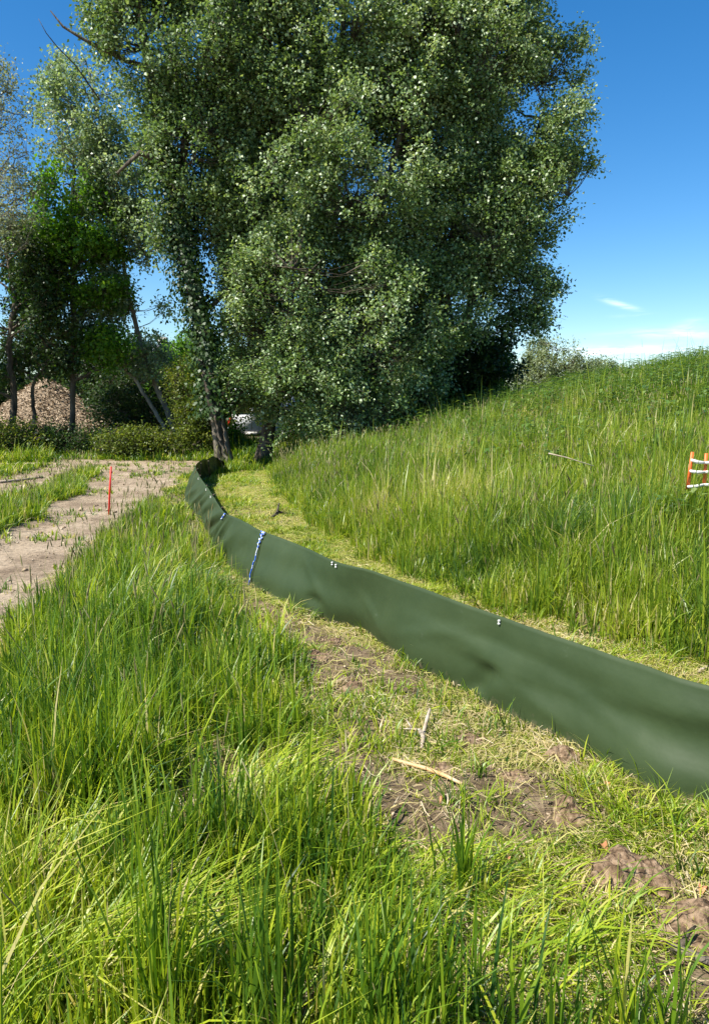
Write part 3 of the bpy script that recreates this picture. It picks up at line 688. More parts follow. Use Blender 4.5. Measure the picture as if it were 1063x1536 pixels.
def tree(name, label, cat, stems, lobes, ncl, lpc, lsize, leafm, barkm, seed, group=None, twig=.55, droop=.35, aspect=.75, gap=.35, shell=.45, limbs=26, lwidth=None, ivy=None, extra_branches=(), tint=.5, clump=.16, rough=.012, upb=.6, pale=.12, cand=1.6):
    rg = np.random.default_rng(seed)
    base = np.array(stems[0][0][0], float)
    root = empty(name, base); tag(root, label, cat, group)
    tb = MB(); allp = []; allr = []
    for pts, rads in stems:
        P, rr = stem_curve(pts, rads)
        wob = rg.normal(0, rough, P.shape); wob[0] = 0; P = P + wob * np.linspace(.3, 1, len(P))[:, None] * 2
        rr2 = rr.copy(); rr2[0] *= 1.5; rr2[1] *= 1.12
        tb.tube(P, rr2, 9); allp.append(P); allr.append(rr)
    tb.build("trunk", barkm, root, smooth=True, loc=base)
    SP = np.concatenate(allp)
    # cluster centres
    vol = np.array([l[1][0] * l[1][1] * l[1][2] for l in lobes]) ** .75; pr = vol / vol.sum()
    li = rg.choice(len(lobes), int(ncl * cand), p=pr)
    C = np.array([l[0] for l in lobes])[li]; RR = np.array([l[1] for l in lobes])[li]
    d = norm(rg.normal(0, 1, (len(li), 3))); rad = (shell + (1 - shell) * rg.random(len(li)) ** .55)
    c = C + d * RR * rad[:, None]
    g = fbm(c[:, 0] * 1.0 + c[:, 1] * .7, c[:, 2] * 1.0 + c[:, 1] * .5, seed, 3)
    keep = (g > gap * .8 + .08 * rg.random(len(g))) & (c[:, 2] > base[2] + .15); c = c[keep][:ncl]
    # limbs to some of the clusters, fine branches from limbs to the rest
    bb = MB()
    ends = c[rg.choice(len(c), min(limbs, len(c)), replace=False)]
    LP = [SP]
    for e in ends:
        hd = np.linalg.norm(SP[:, :2] - e[:2], axis=1)
        cost = np.abs(SP[:, 2] - (e[2] - hd * upb)) + .35 * hd; k = int(np.argmin(cost)); s0 = SP[k]
        mid = (s0 + e) / 2 + np.array([0, 0, -.10 * np.linalg.norm(e - s0)]) + rg.normal(0, .10, 3)
        t = np.linspace(0, 1, 9)[:, None]; P = (1 - t) ** 2 * s0 + 2 * t * (1 - t) * mid + t ** 2 * e + rg.normal(0, .025, (9, 3)) * (t > 0)
        r0 = min(.085, .018 + .012 * np.linalg.norm(e - s0))
        bb.tube(P, np.linspace(r0, .01, 9), 6, cap=False); LP.append(P[1:])
    LP = np.concatenate(LP)
    outd = np.zeros_like(c)
    for i in range(len(c)):
        dd = LP - c[i]; dist = np.sqrt((dd * dd).sum(1)) + np.maximum(0, dd[:, 2]) * 1.2; k = int(np.argmin(dist)); s0 = LP[k]; o = c[i] - s0
        outd[i] = o / (np.linalg.norm(o) + 1e-6)
        mid = (s0 + c[i]) / 2 + np.array([0, 0, -.08 * dist[k]]); bb.tube([s0, mid, c[i]], [.012, .008, .004], 3, cap=False)
    # twigs with leaves
    ntw = 5
    cc = np.repeat(c, ntw, 0); od = np.repeat(outd, ntw, 0)
    td = norm(od * .55 + rg.normal(0, .75, cc.shape) + np.array([0, 0, .25])); tl = twig * rg.uniform(.5, 1.25, len(cc))
    s0 = cc - td * (tl * .15)[:, None]
    for i in range(0, len(cc), 2): bb.tube([s0[i], s0[i] + td[i] * tl[i] * .6, s0[i] + td[i] * tl[i] + (0, 0, -.04)], [.005, .004, .002], 3, cap=False)
    for P in extra_branches: bb.tube(np.array(P[0]), P[1], 6)
    bb.build("branches", barkm, root, smooth=True, loc=base)
    per = max(1, lpc // ntw); N = len(cc) * per
    idx = np.repeat(np.arange(len(cc)), per); t = rg.random(N) ** .8
    P = s0[idx] + td[idx] * (tl[idx] * t)[:, None] + rg.normal(0, 1, (N, 3)) * (.05 + .10 * twig * (1 - .4 * t))[:, None]
    P[:, 2] -= .06 * twig * t
    A = norm(td[idx] * .5 + rg.normal(0, .65, (N, 3)) + np.array([0, 0, -droop])); Nn = norm(rg.normal(0, .7, (N, 3)) + np.array([0, 0, .8]))
    L = lsize * rg.uniform(.65, 1.25, N); W = L * aspect * rg.uniform(.8, 1.1, N)
    ct = rg.normal(0, clump, len(c)); r = np.clip(tint - .08 + np.repeat(ct, ntw)[idx] + rg.normal(0, .17, N) + (rg.random(N) < .16) * pale, 0, 1)  # some leaves paler: glints put into the leaf colour, pale undersides too
    lb = MB(); kites(lb, P, A, Nn, L, W, r); lb.build("crown", leafm, root, loc=base)
    if ivy:
        ib = MB()
        for (P, rr) in zip(allp[:ivy[3]], allr[:ivy[3]]):
            n = ivy[0]; k = rg.uniform(ivy[1] * (len(P) - 1), ivy[2] * (len(P) - 1), n); k0 = k.astype(int); f = (k - k0)[:, None]; k1 = np.minimum(k0 + 1, len(P) - 1)
            q = P[k0] * (1 - f) + P[k1] * f; a = rg.uniform(0, 6.28, n)
            fat = .6 + .9 * vnoise(k * .8, a, 5)
            ro = (rr[k0] + np.abs(rg.normal(.14, .17, n)) * fat)
            od_ = np.stack([np.cos(a), np.sin(a), 0 * a], -1); q = q + od_ * ro[:, None]
            kites(ib, q, norm(od_ * .4 + rg.normal(0, .4, (n, 3)) + (0, 0, -.8)), norm(od_ + rg.normal(0, .3, (n, 3))), rg.uniform(.07, .12, n), rg.uniform(.06, .11, n), np.clip(rg.normal(.4, .2, n), 0, 1))
        ib.build("ivy", M['dark'], root, loc=base)
    # place children in the thing's frame
    for ch in root.children: ch.location = (0, 0, 0)
    return root
def gp(px, Y, dz=-.05):
    x = (px - PX) / F * Y * (1.0 / 1.0); d = ray(px, 700); x = d[0] * Y / d[1]
    return np.array([x, Y, gz(x, Y) + dz])
def lb_(px, py, Y, rx, ry, rz): return (at_y(px, py, Y), (rx, ry, rz))

# the big poplars
Yp = 20.0
s1 = [gp(338, 19.3), at_y(322, 600, 19.4), at_y(305, 500, 19.6), at_y(283, 400, 19.8), at_y(262, 300, 20), at_y(240, 190, 20), at_y(215, 60, 20), at_y(200, -120, 20)]
tree("poplar_tree", "ivy-clad poplar with the leaning trunk beside the end of the green fence", "tree",
     [(s1, [.20, .18, .17, .16, .15, .13, .10, .05]), ([s1[4], at_y(285, 180, 20.3), at_y(320, 40, 20.5), at_y(340, -120, 20.6)], [.12, .10, .08, .04]),
      ([gp(330, 19.15), at_y(322, 640, 19.1), at_y(312, 590, 19.1), at_y(300, 540, 19.3)], [.10, .09, .07, .03]), ([gp(352, 19.0), at_y(338, 660, 19.1), at_y(330, 600, 19.2)], [.05, .045, .02]), ([gp(346, 18.9), at_y(327, 650, 18.9), at_y(322, 610, 19.0)], [.04, .035, .02])],
     [lb_(280, 60, 20, 1.9, 1.9, 2.2), lb_(350, -80, 20.3, 2.2, 2, 2.2), lb_(220, -90, 20, 1.5, 1.6, 1.5), lb_(300, 230, 20.2, 1.5, 1.6, 1.7), lb_(205, 40, 19.8, 1.2, 1.3, 1.0), lb_(255, 330, 20.2, .65, .7, .9), lb_(350, 330, 20.6, 1.0, .9, 1.1), lb_(375, 420, 20.6, .7, .8, .9),
      lb_(350, 575, 19.6, .6, .6, .7)],
     2300, 56, .088, M['poplar'], M['bark'], 11, pale=.30, clump=.2, cand=3.0, gap=.47, group="tall poplars at the bend of the track", ivy=(8000, .10, .62, 1), tint=.42,
     extra_branches=[(np.array([at_y(222, 100, 20.1), at_y(190, 92, 19.8), at_y(152, 72, 19.5), at_y(124, 58, 19.3), at_y(95, 40, 19.2), at_y(76, 16, 19.1)]), [.06, .055, .045, .036, .028, .012]),
                     (np.array([at_y(150, 150, 20.2), at_y(112, 96, 19.8), at_y(86, 70, 19.5), at_y(70, 50, 19.3), at_y(58, 28, 19.2)]), [.02, .016, .014, .010, .005]),
                     (np.array([at_y(252, 268, 19.8), at_y(235, 240, 19.5), at_y(210, 229, 19.3), at_y(192, 245, 19.2), at_y(176, 260, 19.1)]), [.09, .075, .065, .045, .03])])
s2 = [gp(392, 21.0), at_y(408, 620, 21), at_y(425, 560, 21), at_y(452, 470, 21), at_y(480, 380, 21), at_y(500, 250, 21), at_y(510, 100, 21), at_y(520, -120, 21)]
tree("poplar_tree", "broad middle poplar filling the centre with pale glinting leaves", "tree",
     [(s2, [.19, .18, .17, .16, .15, .12, .09, .04]), ([s2[2], at_y(400, 430, 20.6), at_y(400, 280, 20.4), at_y(410, 80, 20.4)], [.13, .11, .09, .04]),
      ([s2[3], at_y(540, 380, 20.6), at_y(590, 240, 20.5), at_y(620, 60, 20.5)], [.13, .11, .08, .04])],
     [lb_(500, 40, 20.8, 2.6, 2.1, 2.6), lb_(430, 260, 20, 1.7, 1.6, 2.4), lb_(560, 250, 20.3, 2.2, 2.0, 2.6), lb_(435, 440, 19.8, 1.6, 1.5, 1.8), lb_(560, 470, 20, 2.1, 1.8, 1.8), lb_(455, 585, 19.7, 1.4, 1.3, 1.1),
      lb_(560, 590, 20.2, 1.5, 1.4, 1.0), lb_(400, 100, 20.4, 1.5, 1.5, 2.2), lb_(620, 60, 20.6, 1.6, 1.6, 2.2), lb_(500, -130, 20.8, 2.6, 2.0, 1.8), lb_(400, 628, 20.2, .45, .4, .38), lb_(425, 652, 19.5, .5, .4, .35), lb_(368, 480, 20.5, .75, .8, 1.6), lb_(362, 370, 20.5, .8, .8, 1.0), lb_(365, 610, 20.2, .35, .4, .3), lb_(455, 640, 19.4, .7, .7, .5), lb_(510, 640, 19.8, .9, .7, .5)],
     4000, 58, .088, M['poplar'], M['bark'], 12, pale=.30, clump=.2, cand=3.0, group="tall poplars at the bend of the track", tint=.55, gap=.48,
     extra_branches=[(np.array([at_y(445, 430, 18.6), at_y(465, 407, 18.5), at_y(484, 388, 18.5)]), [.022, .018, .008]), (np.array([at_y(520, 410, 18.8), at_y(545, 396, 18.7), at_y(562, 384, 18.7)]), [.022, .018, .008])])
s3 = [gp(640, 22.0), at_y(650, 560, 22), at_y(670, 420, 22), at_y(695, 280, 22), at_y(715, 140, 22), at_y(730, -60, 22)]
tree("poplar_tree", "right-hand poplar leaning out over the grass bank against the sky", "tree",
     [(s3, [.22, .20, .17, .14, .10, .05]), ([s3[1], at_y(720, 430, 21.6), at_y(780, 300, 21.5), at_y(815, 160, 21.5)], [.14, .10, .07, .03])],
     [lb_(725, 110, 21.8, 1.7, 1.7, 2.3), lb_(800, 185, 21.6, 1.35, 1.3, 2.1), lb_(700, 330, 21.6, 2.0, 1.8, 2.2), lb_(780, 300, 21.4, 1.35, 1.4, 1.6), lb_(660, 160, 21.4, 1.6, 1.7, 2.4), lb_(660, 450, 21.2, 1.6, 1.5, 1.6), lb_(765, 430, 21.5, 1.05, 1.1, .9),
      lb_(730, -60, 21.8, 1.7, 1.6, 1.8), lb_(610, 560, 21, 1.2, 1.1, 1.0), lb_(825, 130, 21.6, .75, .8, 1.3), lb_(835, 250, 21.5, .75, .7, .5), lb_(775, 470, 21.5, .55, .6, .5), lb_(862, 95, 21.6, .35, .5, .9), lb_(882, 150, 21.5, .3, .4, .5), lb_(868, 250, 21.5, .45, .4, .22), lb_(822, 432, 21.5, .38, .4, .2), lb_(805, 480, 21.5, .4, .4, .35), lb_(815, 330, 21.5, .5, .5, .3), lb_(775, 20, 21.8, .9, .9, 1.8)],
     2800, 56, .088, M['poplar'], M['bark'], 13, pale=.30, clump=.2, cand=3.0, group="tall poplars at the bend of the track", tint=.52, gap=.48)

# slender trees on the left
tree("poplar_tree", "slender young poplar with a crooked thin trunk left of the ivy-clad one", "tree",
     [([gp(276, 25.5), at_y(248, 610, 25.5), at_y(220, 545, 25.4), at_y(202, 480, 25.2), at_y(188, 420, 25), at_y(183, 370, 25), at_y(176, 280, 25), at_y(150, 180, 25), at_y(130, 90, 25)], [.10, .09, .08, .075, .065, .055, .045, .03, .015])],
     [lb_(130, 180, 25, 1.5, 1.4, 2.0), lb_(110, 130, 25, .8, .9, 1.1), lb_(180, 260, 25, 1.2, 1.2, 1.6), lb_(200, 350, 25, .7, .8, 1.0), lb_(165, 440, 25, .8, .8, .8), lb_(250, 455, 25, .35, .4, .35), lb_(150, 330, 25, 1.0, 1.0, 1.3)],
     620, 42, .11, M['silver'], M['palebark'], 21, pale=.30, clump=.2, cand=3.0, tint=.5, gap=.40, limbs=20)
tree("young_tree", "thin pale-stemmed sapling kinked halfway, growing left of the crooked poplar", "tree",
     [([gp(262, 25.0), at_y(235, 620, 25), at_y(214, 588, 25), at_y(196, 562, 25), at_y(186, 552, 25), at_y(186, 540, 25), at_y(168, 525, 25), at_y(155, 495, 25), at_y(150, 440, 25)], [.07, .065, .06, .055, .05, .05, .045, .04, .02])],
     [lb_(155, 470, 25, 1.0, .9, 1.0), lb_(215, 540, 25, .9, .8, .6), lb_(140, 400, 25, .9, .9, 1.0)], 230, 40, .10, M['silver'], M['palebark'], 22, tint=.45, gap=.40, limbs=10)
tree("maple_tree", "bright green leafy tree with a straight dark trunk on the left", "tree",
     [([gp(108, 24.4), at_y(110, 560, 24.4), at_y(109, 450, 24.4), at_y(108, 330, 24.4), at_y(112, 240, 24.4)], [.09, .085, .08, .06, .03])],
     [lb_(105, 290, 24.4, 1.1, 1.1, .9), lb_(130, 370, 24.4, 1.2, 1.1, .7), lb_(75, 360, 24.3, 1.0, 1.0, .8), lb_(70, 430, 24.4, .9, .9, .5), lb_(150, 440, 24.4, .9, .9, .5), lb_(160, 520, 24.4, .8, .8, .6), lb_(140, 310, 24.4, .7, .7, .5)],
     430, 38, .12, M['maple'], M['bark'], 23, tint=.5, gap=.42, limbs=20, aspect=.95)
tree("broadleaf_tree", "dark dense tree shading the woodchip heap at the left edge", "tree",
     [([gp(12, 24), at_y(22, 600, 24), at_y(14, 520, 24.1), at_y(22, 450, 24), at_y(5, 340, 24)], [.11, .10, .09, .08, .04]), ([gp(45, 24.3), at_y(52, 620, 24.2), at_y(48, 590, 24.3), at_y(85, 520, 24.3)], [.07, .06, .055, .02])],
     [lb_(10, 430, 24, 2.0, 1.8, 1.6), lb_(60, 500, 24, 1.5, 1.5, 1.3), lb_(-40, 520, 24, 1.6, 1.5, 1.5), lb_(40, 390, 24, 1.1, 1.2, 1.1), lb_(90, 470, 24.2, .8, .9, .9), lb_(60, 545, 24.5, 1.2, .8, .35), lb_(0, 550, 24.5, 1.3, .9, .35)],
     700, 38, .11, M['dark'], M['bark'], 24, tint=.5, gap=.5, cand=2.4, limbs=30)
tree("budding_tree", "sparse grey-brown tree just coming into leaf at the upper left edge", "tree",
     [([gp(-40, 22), at_y(-35, 500, 22), at_y(-20, 350, 22), at_y(-10, 200, 22), at_y(0, 90, 22)], [.2, .18, .13, .08, .03])],
     [lb_(-10, 200, 22, 1.1, 1.1, 1.9), lb_(5, 290, 22, 1.0, 1.0, 1.1), lb_(-30, 120, 22, .9, 1, 1.2), lb_(0, 350, 22, .9, .9, .8)], 260, 30, .09, M['bud'], M['palebark'], 25, tint=.7, gap=.44, limbs=34, twig=.75, aspect=.55)

# bushes and trees behind
BG = [
 ("shrub", "dark shrub behind the straight dark trunk, right end of the woodchip heap", (140, 23.6), [(140, 672, 23.6, 1.0, .6, .45), (160, 668, 23.8, .7, .5, .5)], 170, .07, 'dark'),
 ("shrub", "low olive shrub between the crooked thin trunk and the sapling foot", (243, 22.9), [(246, 670, 22.9, .7, .4, .38)], 120, .07, 'hedge'),
 ("shrub", "shaded green bush just right of the ivy-clad trunk base", (352, 25.5), [(352, 655, 25.5, .25, .5, .5)], 50, .08, 'maple'),
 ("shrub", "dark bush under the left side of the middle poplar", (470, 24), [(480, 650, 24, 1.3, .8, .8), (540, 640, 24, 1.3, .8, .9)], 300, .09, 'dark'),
 ("shrub", "olive-green bramble shrub at the left end of the hedge row by the track", (20, 22.9), [(20, 668, 22.9, 1.3, .7, .65), (-30, 660, 22.9, .8, .7, .8)], 190, .075, 'hedge'),
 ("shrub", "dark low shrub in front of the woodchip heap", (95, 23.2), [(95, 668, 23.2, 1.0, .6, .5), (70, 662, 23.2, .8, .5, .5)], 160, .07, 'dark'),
 ("shrub", "yellow-green shrub right of the woodchip heap", (195, 22.7), [(185, 668, 22.7, .9, .5, .45), (218, 668, 22.8, .6, .5, .42)], 230, .07, 'hedge'),
 ("shrub", "yellow-green shrub between the thin trunks and the ivy-clad poplar", (295, 23.4), [(297, 625, 23.6, .75, .7, 1.2), (288, 580, 23.8, .8, .8, .9), (298, 668, 23.2, .6, .5, .45)], 360, .075, 'hedge'),
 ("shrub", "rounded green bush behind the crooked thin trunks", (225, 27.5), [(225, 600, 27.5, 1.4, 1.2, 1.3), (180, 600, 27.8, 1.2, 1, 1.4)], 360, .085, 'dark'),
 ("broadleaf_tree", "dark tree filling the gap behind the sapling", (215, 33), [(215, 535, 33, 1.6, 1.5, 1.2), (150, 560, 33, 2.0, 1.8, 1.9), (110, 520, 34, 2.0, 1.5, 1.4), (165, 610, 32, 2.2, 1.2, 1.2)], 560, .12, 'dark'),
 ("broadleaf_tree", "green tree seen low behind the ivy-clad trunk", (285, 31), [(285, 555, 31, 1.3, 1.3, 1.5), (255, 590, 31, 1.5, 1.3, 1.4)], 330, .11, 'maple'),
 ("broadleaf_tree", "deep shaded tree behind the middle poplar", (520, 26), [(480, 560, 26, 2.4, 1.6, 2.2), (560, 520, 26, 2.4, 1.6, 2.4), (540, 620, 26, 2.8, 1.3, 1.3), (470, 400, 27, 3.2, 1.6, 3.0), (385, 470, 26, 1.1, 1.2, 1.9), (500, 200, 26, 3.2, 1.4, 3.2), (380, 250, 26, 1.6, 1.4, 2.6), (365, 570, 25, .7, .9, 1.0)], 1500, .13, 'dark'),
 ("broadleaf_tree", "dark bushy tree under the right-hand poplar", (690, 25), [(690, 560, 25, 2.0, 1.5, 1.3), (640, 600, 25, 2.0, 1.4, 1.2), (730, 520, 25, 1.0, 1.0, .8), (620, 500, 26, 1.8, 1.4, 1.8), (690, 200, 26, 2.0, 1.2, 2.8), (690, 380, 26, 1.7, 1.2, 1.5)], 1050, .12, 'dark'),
 ("hazel_bush", "bright green bush at the foot of the right-hand poplar", (738, 25.5), [(740, 550, 25.5, .5, .6, .8), (728, 585, 25.5, .5, .6, .5)], 90, .10, 'maple'),
]
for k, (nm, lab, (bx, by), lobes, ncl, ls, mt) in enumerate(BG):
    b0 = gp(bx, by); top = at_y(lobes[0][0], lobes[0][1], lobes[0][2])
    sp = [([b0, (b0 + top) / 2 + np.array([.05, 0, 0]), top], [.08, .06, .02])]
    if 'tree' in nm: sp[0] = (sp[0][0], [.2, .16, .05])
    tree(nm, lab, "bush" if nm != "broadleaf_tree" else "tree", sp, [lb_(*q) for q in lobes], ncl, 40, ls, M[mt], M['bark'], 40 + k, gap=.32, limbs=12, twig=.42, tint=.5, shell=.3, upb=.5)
tree("willow_tree", "grey-green willow standing beyond the crest of the bank", "tree",
     [([gp(825, 40), at_y(820, 570, 40), at_y(835, 530, 40)], [.3, .22, .08]), ([gp(830, 40), at_y(850, 570, 40), at_y(862, 540, 40)], [.2, .15, .06])],
     [lb_(830, 545, 40, 1.7, 1.5, 1.2), lb_(865, 565, 40, 1.4, 1.4, 1.1), lb_(800, 575, 40, 1.3, 1.3, 1.5), lb_(845, 585, 40, 2.4, 1.6, .9), lb_(812, 525, 40, .7, .8, .6)],
     520, 44, .15, M['willow'], M['bark'], 61, tint=.55, gap=.36, aspect=.4, limbs=24)
tree("willow_tree", "small round willow top peeping over the bank right of the larger one", "tree",
     [([gp(908, 44), at_y(908, 580, 44), at_y(905, 560, 44)], [.15, .12, .05])], [lb_(905, 562, 44, 1.0, 1.0, .9), lb_(935, 575, 44, .9, .9, .6)], 200, 40, .14, M['willow'], M['bark'], 62, tint=.5, gap=.3, aspect=.4, limbs=12)
# distant wood closing the horizon behind the grove
for k, (px, Y, h) in enumerate(((-60, 48, 7), (40, 50, 7.5), (130, 52, 7), (230, 50, 5.5), (330, 48, 6.5), (440, 46, 8), (560, 47, 8), (680, 46, 6.5))):
    b0 = gp(px, Y); c = b0 + np.array([0, 0, h * .55])
    labs = ["far dark tree beyond the left edge of the track", "far tree showing above the woodchip heap", "far tree behind the straight dark trunk", "far low tree behind the crooked poplar", "far tree behind the ivy-clad trunk",
            "far tree left of centre behind the grove", "far tree hidden deep behind the middle poplar", "far tree behind the right-hand poplar"]
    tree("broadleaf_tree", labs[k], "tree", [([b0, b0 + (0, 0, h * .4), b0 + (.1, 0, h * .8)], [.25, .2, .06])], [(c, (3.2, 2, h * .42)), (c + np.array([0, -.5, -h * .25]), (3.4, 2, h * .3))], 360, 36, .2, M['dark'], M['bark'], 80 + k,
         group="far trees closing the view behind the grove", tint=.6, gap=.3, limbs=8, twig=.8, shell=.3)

# ------------------------------------------------------------------ woodchip heap
def blobmesh(name, mat, c, r, seed, amp=.35, sub=4, flat=True, nscale=1.5, power=1.0, smooth=True, rough2=0.0):
    rg = np.random.default_rng(seed)
    nu, nv = 10 * sub, 5 * sub
    th = np.linspace(0, 2 * np.pi, nu, endpoint=False); ph = np.linspace(0.02, np.pi - .02, nv)
    T, P = np.meshgrid(th, ph, indexing='ij')
    X = np.sin(P) * np.cos(T); Y = np.sin(P) * np.sin(T); Z = np.cos(P)
    n = fbm(X * nscale + 5 + seed, Y * nscale + Z * nscale * .9, seed, 5) + fbm(Z * nscale * 1.3 + 9, X * nscale - Y * nscale, seed + 3, 5) - 1.0
    s = 1 + n * amp * 2
    if rough2: s = s + rough2 * (fbm(X * 11 + Z * 9, Y * 11 - Z * 7, seed + 7, 4) - .5) + rough2 * 1.2 * (vnoise(X * 5 + 3, Y * 5 + Z * 4, seed + 8) - .5)
    v = np.stack([X * r[0] * s, Y * r[1] * s, Z * r[2] * s], -1)
    b = MB(); i = np.arange(nu)[:, None] * nv + np.arange(nv - 1)[None, :]; j = ((np.arange(nu) + 1) % nu)[:, None] * nv + np.arange(nv - 1)[None, :]
    q = np.stack([i, i + 1, j + 1, j], -1).reshape(-1, 4); b.add(v.reshape(-1, 3), q); o = b.build(name, mat, smooth=smooth); o.location = c; return o
pc = gp(76, 30.5)
def pile_h(x, y):
    d = np.sqrt(((x) / 1.03) ** 2 + y ** 2); return np.maximum(0, 3.05 - .76 * np.sqrt(d * d + .12)) + (fbm(x * 1.1 + 3, y * 1.1, 5) - .5) * .3 + (fbm(x * 6, y * 6, 6) - .5) * .16
px_ = np.linspace(-4.8, 4.8, 130); py_ = np.linspace(-3.9, 3.9, 110); X, Y = np.meshgrid(px_, py_); Z = pile_h(X, Y) - .2
b = MB(); i = np.arange(109)[:, None] * 130 + np.arange(129)[None, :]
b.add(np.stack([X, Y, Z], -1).reshape(-1, 3), np.stack([i, i + 1, i + 131, i + 130], -1).reshape(-1, 4))
pile = b.build("woodchip_heap", M['chips'], smooth=True); pile.location = pc
tag(pile, "large conical heap of brown woodchips behind the hedge at the left", "woodchip heap")
x = rng.uniform(-4.4, 4.4, 16000); y = rng.uniform(-3.6, 2, 16000); z = pile_h(x, y) - .17; k = z > .05; x, y, z = x[k], y[k], z[k]; n = len(x)
cb = MB(); kites(cb, np.stack([x, y, z], -1), norm(rng.normal(0, 1, (n, 3)) * (1, 1, .4)), norm(rng.normal(0, .5, (n, 3)) + (0, 0, 1)), rng.uniform(.06, .16, n), rng.uniform(.03, .07, n), rng.random(n))
co = cb.build("loose_chips", M['chip'], pile); tag(co, kind='stuff')

# ------------------------------------------------------------------ house and van far behind
hb = at_y(190, 640, 52); hb[2] = gz(hb[0], hb[1])
house = empty("house", hb); tag(house, "house with a grey pitched roof glimpsed through the left trees", "house")
b = MB(); b.box((-4, 0, -.3), (4, 6, 3.4)); b.build("wall", M['plaster'], house)
b = MB(); ov = .4
b.add([(-4 - ov, -ov, 3.3), (4 + ov, -ov, 3.3), (4 + ov, 3, 6.0), (-4 - ov, 3, 6.0), (-4 - ov, 6 + ov, 3.3), (4 + ov, 6 + ov, 3.3),
       (-4 - ov, -ov, 3.15), (4 + ov, -ov, 3.15), (4 + ov, 3, 5.85), (-4 - ov, 3, 5.85), (-4 - ov, 6 + ov, 3.15), (4 + ov, 6 + ov, 3.15)],
      [(0, 1, 2, 3), (3, 2, 5, 4), (6, 9, 8, 7), (9, 10, 11, 8), (0, 6, 7, 1), (4, 5, 11, 10), (0, 3, 9, 6), (3, 4, 10, 9), (1, 7, 8, 2), (2, 8, 11, 5)])
rf = b.build("roof", M['rooft'], house)
b = MB(); b.box((1.5, 3.4, 5.2), (2.1, 4.0, 6.6)); b.build("chimney", M['plaster'], rf)
for wx in (-2.6, 0, 2.4):
    b = MB(); b.box((wx - .6, -.06, 1.0), (wx + .6, .02, 2.4)); w = b.build("window", M['whitep'], house)
    b = MB(); b.box((wx - .5, -.08, 1.1), (wx - .04, -.055, 2.3)); b.box((wx + .04, -.08, 1.1), (wx + .5, -.055, 2.3)); b.build("pane", M['glass'], w)
vb = at_y(378, 672, 29.5); vb[2] = gz(vb[0], vb[1])
van = empty("parked_van", vb); van.rotation_euler = (0, 0, R(-12)); tag(van, "white van seen from behind through the leaves beside the poplar trunks", "van")
prof = [(0, .35), (0, 1.2), (.10, 2.15), (.35, 2.3), (3.3, 2.28), (3.9, 2.1), (4.5, 1.35), (5.2, 1.15), (5.4, .8), (5.4, .35)]
b = MB(); hw = .98
vs = [(-hw, y, z) for y, z in prof] + [(hw, y, z) for y, z in prof] ; n = len(prof)
# tapered roof
vs = [((1 if x > 0 else -1) * (hw - max(0, z - 1.2) * .12), y, z) for x, y, z in vs]
qs = [(i, i + 1, n + i + 1, n + i) for i in range(n - 1)] + [(n - 1, 0, n, 2 * n - 1)]
ts = [(0, i + 1, i) for i in range(1, n - 1)] + [(n, n + i, n + i + 1) for i in range(1, n - 1)]
b.add(vs, qs, ts); b.build("body", M['vanwhite'], van)
for sx in (-1, 1):
    b = MB(); b.add([(sx * .08, .02, 1.25), (sx * .80, .02, 1.25), (sx * .74, .09, 1.95), (sx * .08, .09, 1.95), (sx * .08, -.03, 1.25), (sx * .80, -.03, 1.25), (sx * .74, .04, 1.95), (sx * .08, .04, 1.95)], [(0, 1, 2, 3), (4, 5, 6, 7), (0, 1, 5, 4), (1, 2, 6, 5), (2, 3, 7, 6), (3, 0, 4, 7)])
    b.build("rear_window", M['glass'], van)
    b = MB(); b.box((sx * .90 - .07, -.03, .75), (sx * .90 + .07, .03, 1.2)); b.build("tail_light", M['red'], van)
    for wy in (1.0, 4.3):
        b = MB(); b.tube([(sx * .80, wy, .34), (sx * 1.0, wy, .34)], [.34, .34], 18); w = b.build("wheel", M['rubber'], van)
        b = MB(); b.tube([(sx * .99, wy, .34), (sx * 1.01, wy, .34)], [.2, .18], 14); b.build("rim", M['whitep'], w)
b = MB(); b.box((-.95, -.12, .38), (.95, .02, .58)); b.build("bumper", M['rubber'], van)
b = MB(); b.box((-.008, -.012, .62), (.008, .03, 1.22)); b.build("door_seam", M['rubber'], van)
b = MB(); b.box((-.26, -.135, .43), (.26, -.12, .54)); b.build("number_plate", M['whitep'], van)

# ------------------------------------------------------------------ red stake, mesh barrier
p = ground_px(163, 772)
top = at_y(167, 700, p[1])
b = MB(); b.tube([p - [0, 0, .1], p * .5 + top * .5, top], [.016, .016, .015], 6); o = b.build("marker_stake", M['red'], loc=p)
tag(o, "thin red wooden marker stake at the grassy edge of the dirt track", "stake")
g0 = ground_px(1060, 800); Yb = g0[1]; g0 = np.array([at_y(1060, 700, Yb)[0], Yb, gz(at_y(1060, 700, Yb)[0], Yb)])
barrier = empty("mesh_barrier", g0); tag(barrier, "orange plastic mesh barrier with white cross straps standing in the meadow at the right edge", "barrier")
def Lp(px, py, dy=0): return at_y(px, py, Yb + dy) - g0
for k, (xt, yt, xb, yb) in enumerate(((1037.5, 678, 1030.5, 731), (1058.5, 680, 1055, 727), (1083, 682, 1082, 729), (1108, 684, 1108, 732), (1133, 684, 1133, 732))):
    a, c = Lp(xb, yb + 3), Lp(xt, yt); w = .022 * Yb / 9
    b = MB(); b.add([a - (w, 0, 0), a + (w, 0, 0), c + (w, 0, 0), c - (w * .6, 0, 0), a - (w, -.008, 0), a + (w, .008, 0), c + (w, .008, 0), c - (w * .6, -.008, 0)], [(0, 1, 2, 3), (5, 4, 7, 6), (0, 4, 5, 1), (1, 5, 6, 2), (2, 6, 7, 3), (3, 7, 4, 0)])
    b.build("upright", M['orange'], barrier)
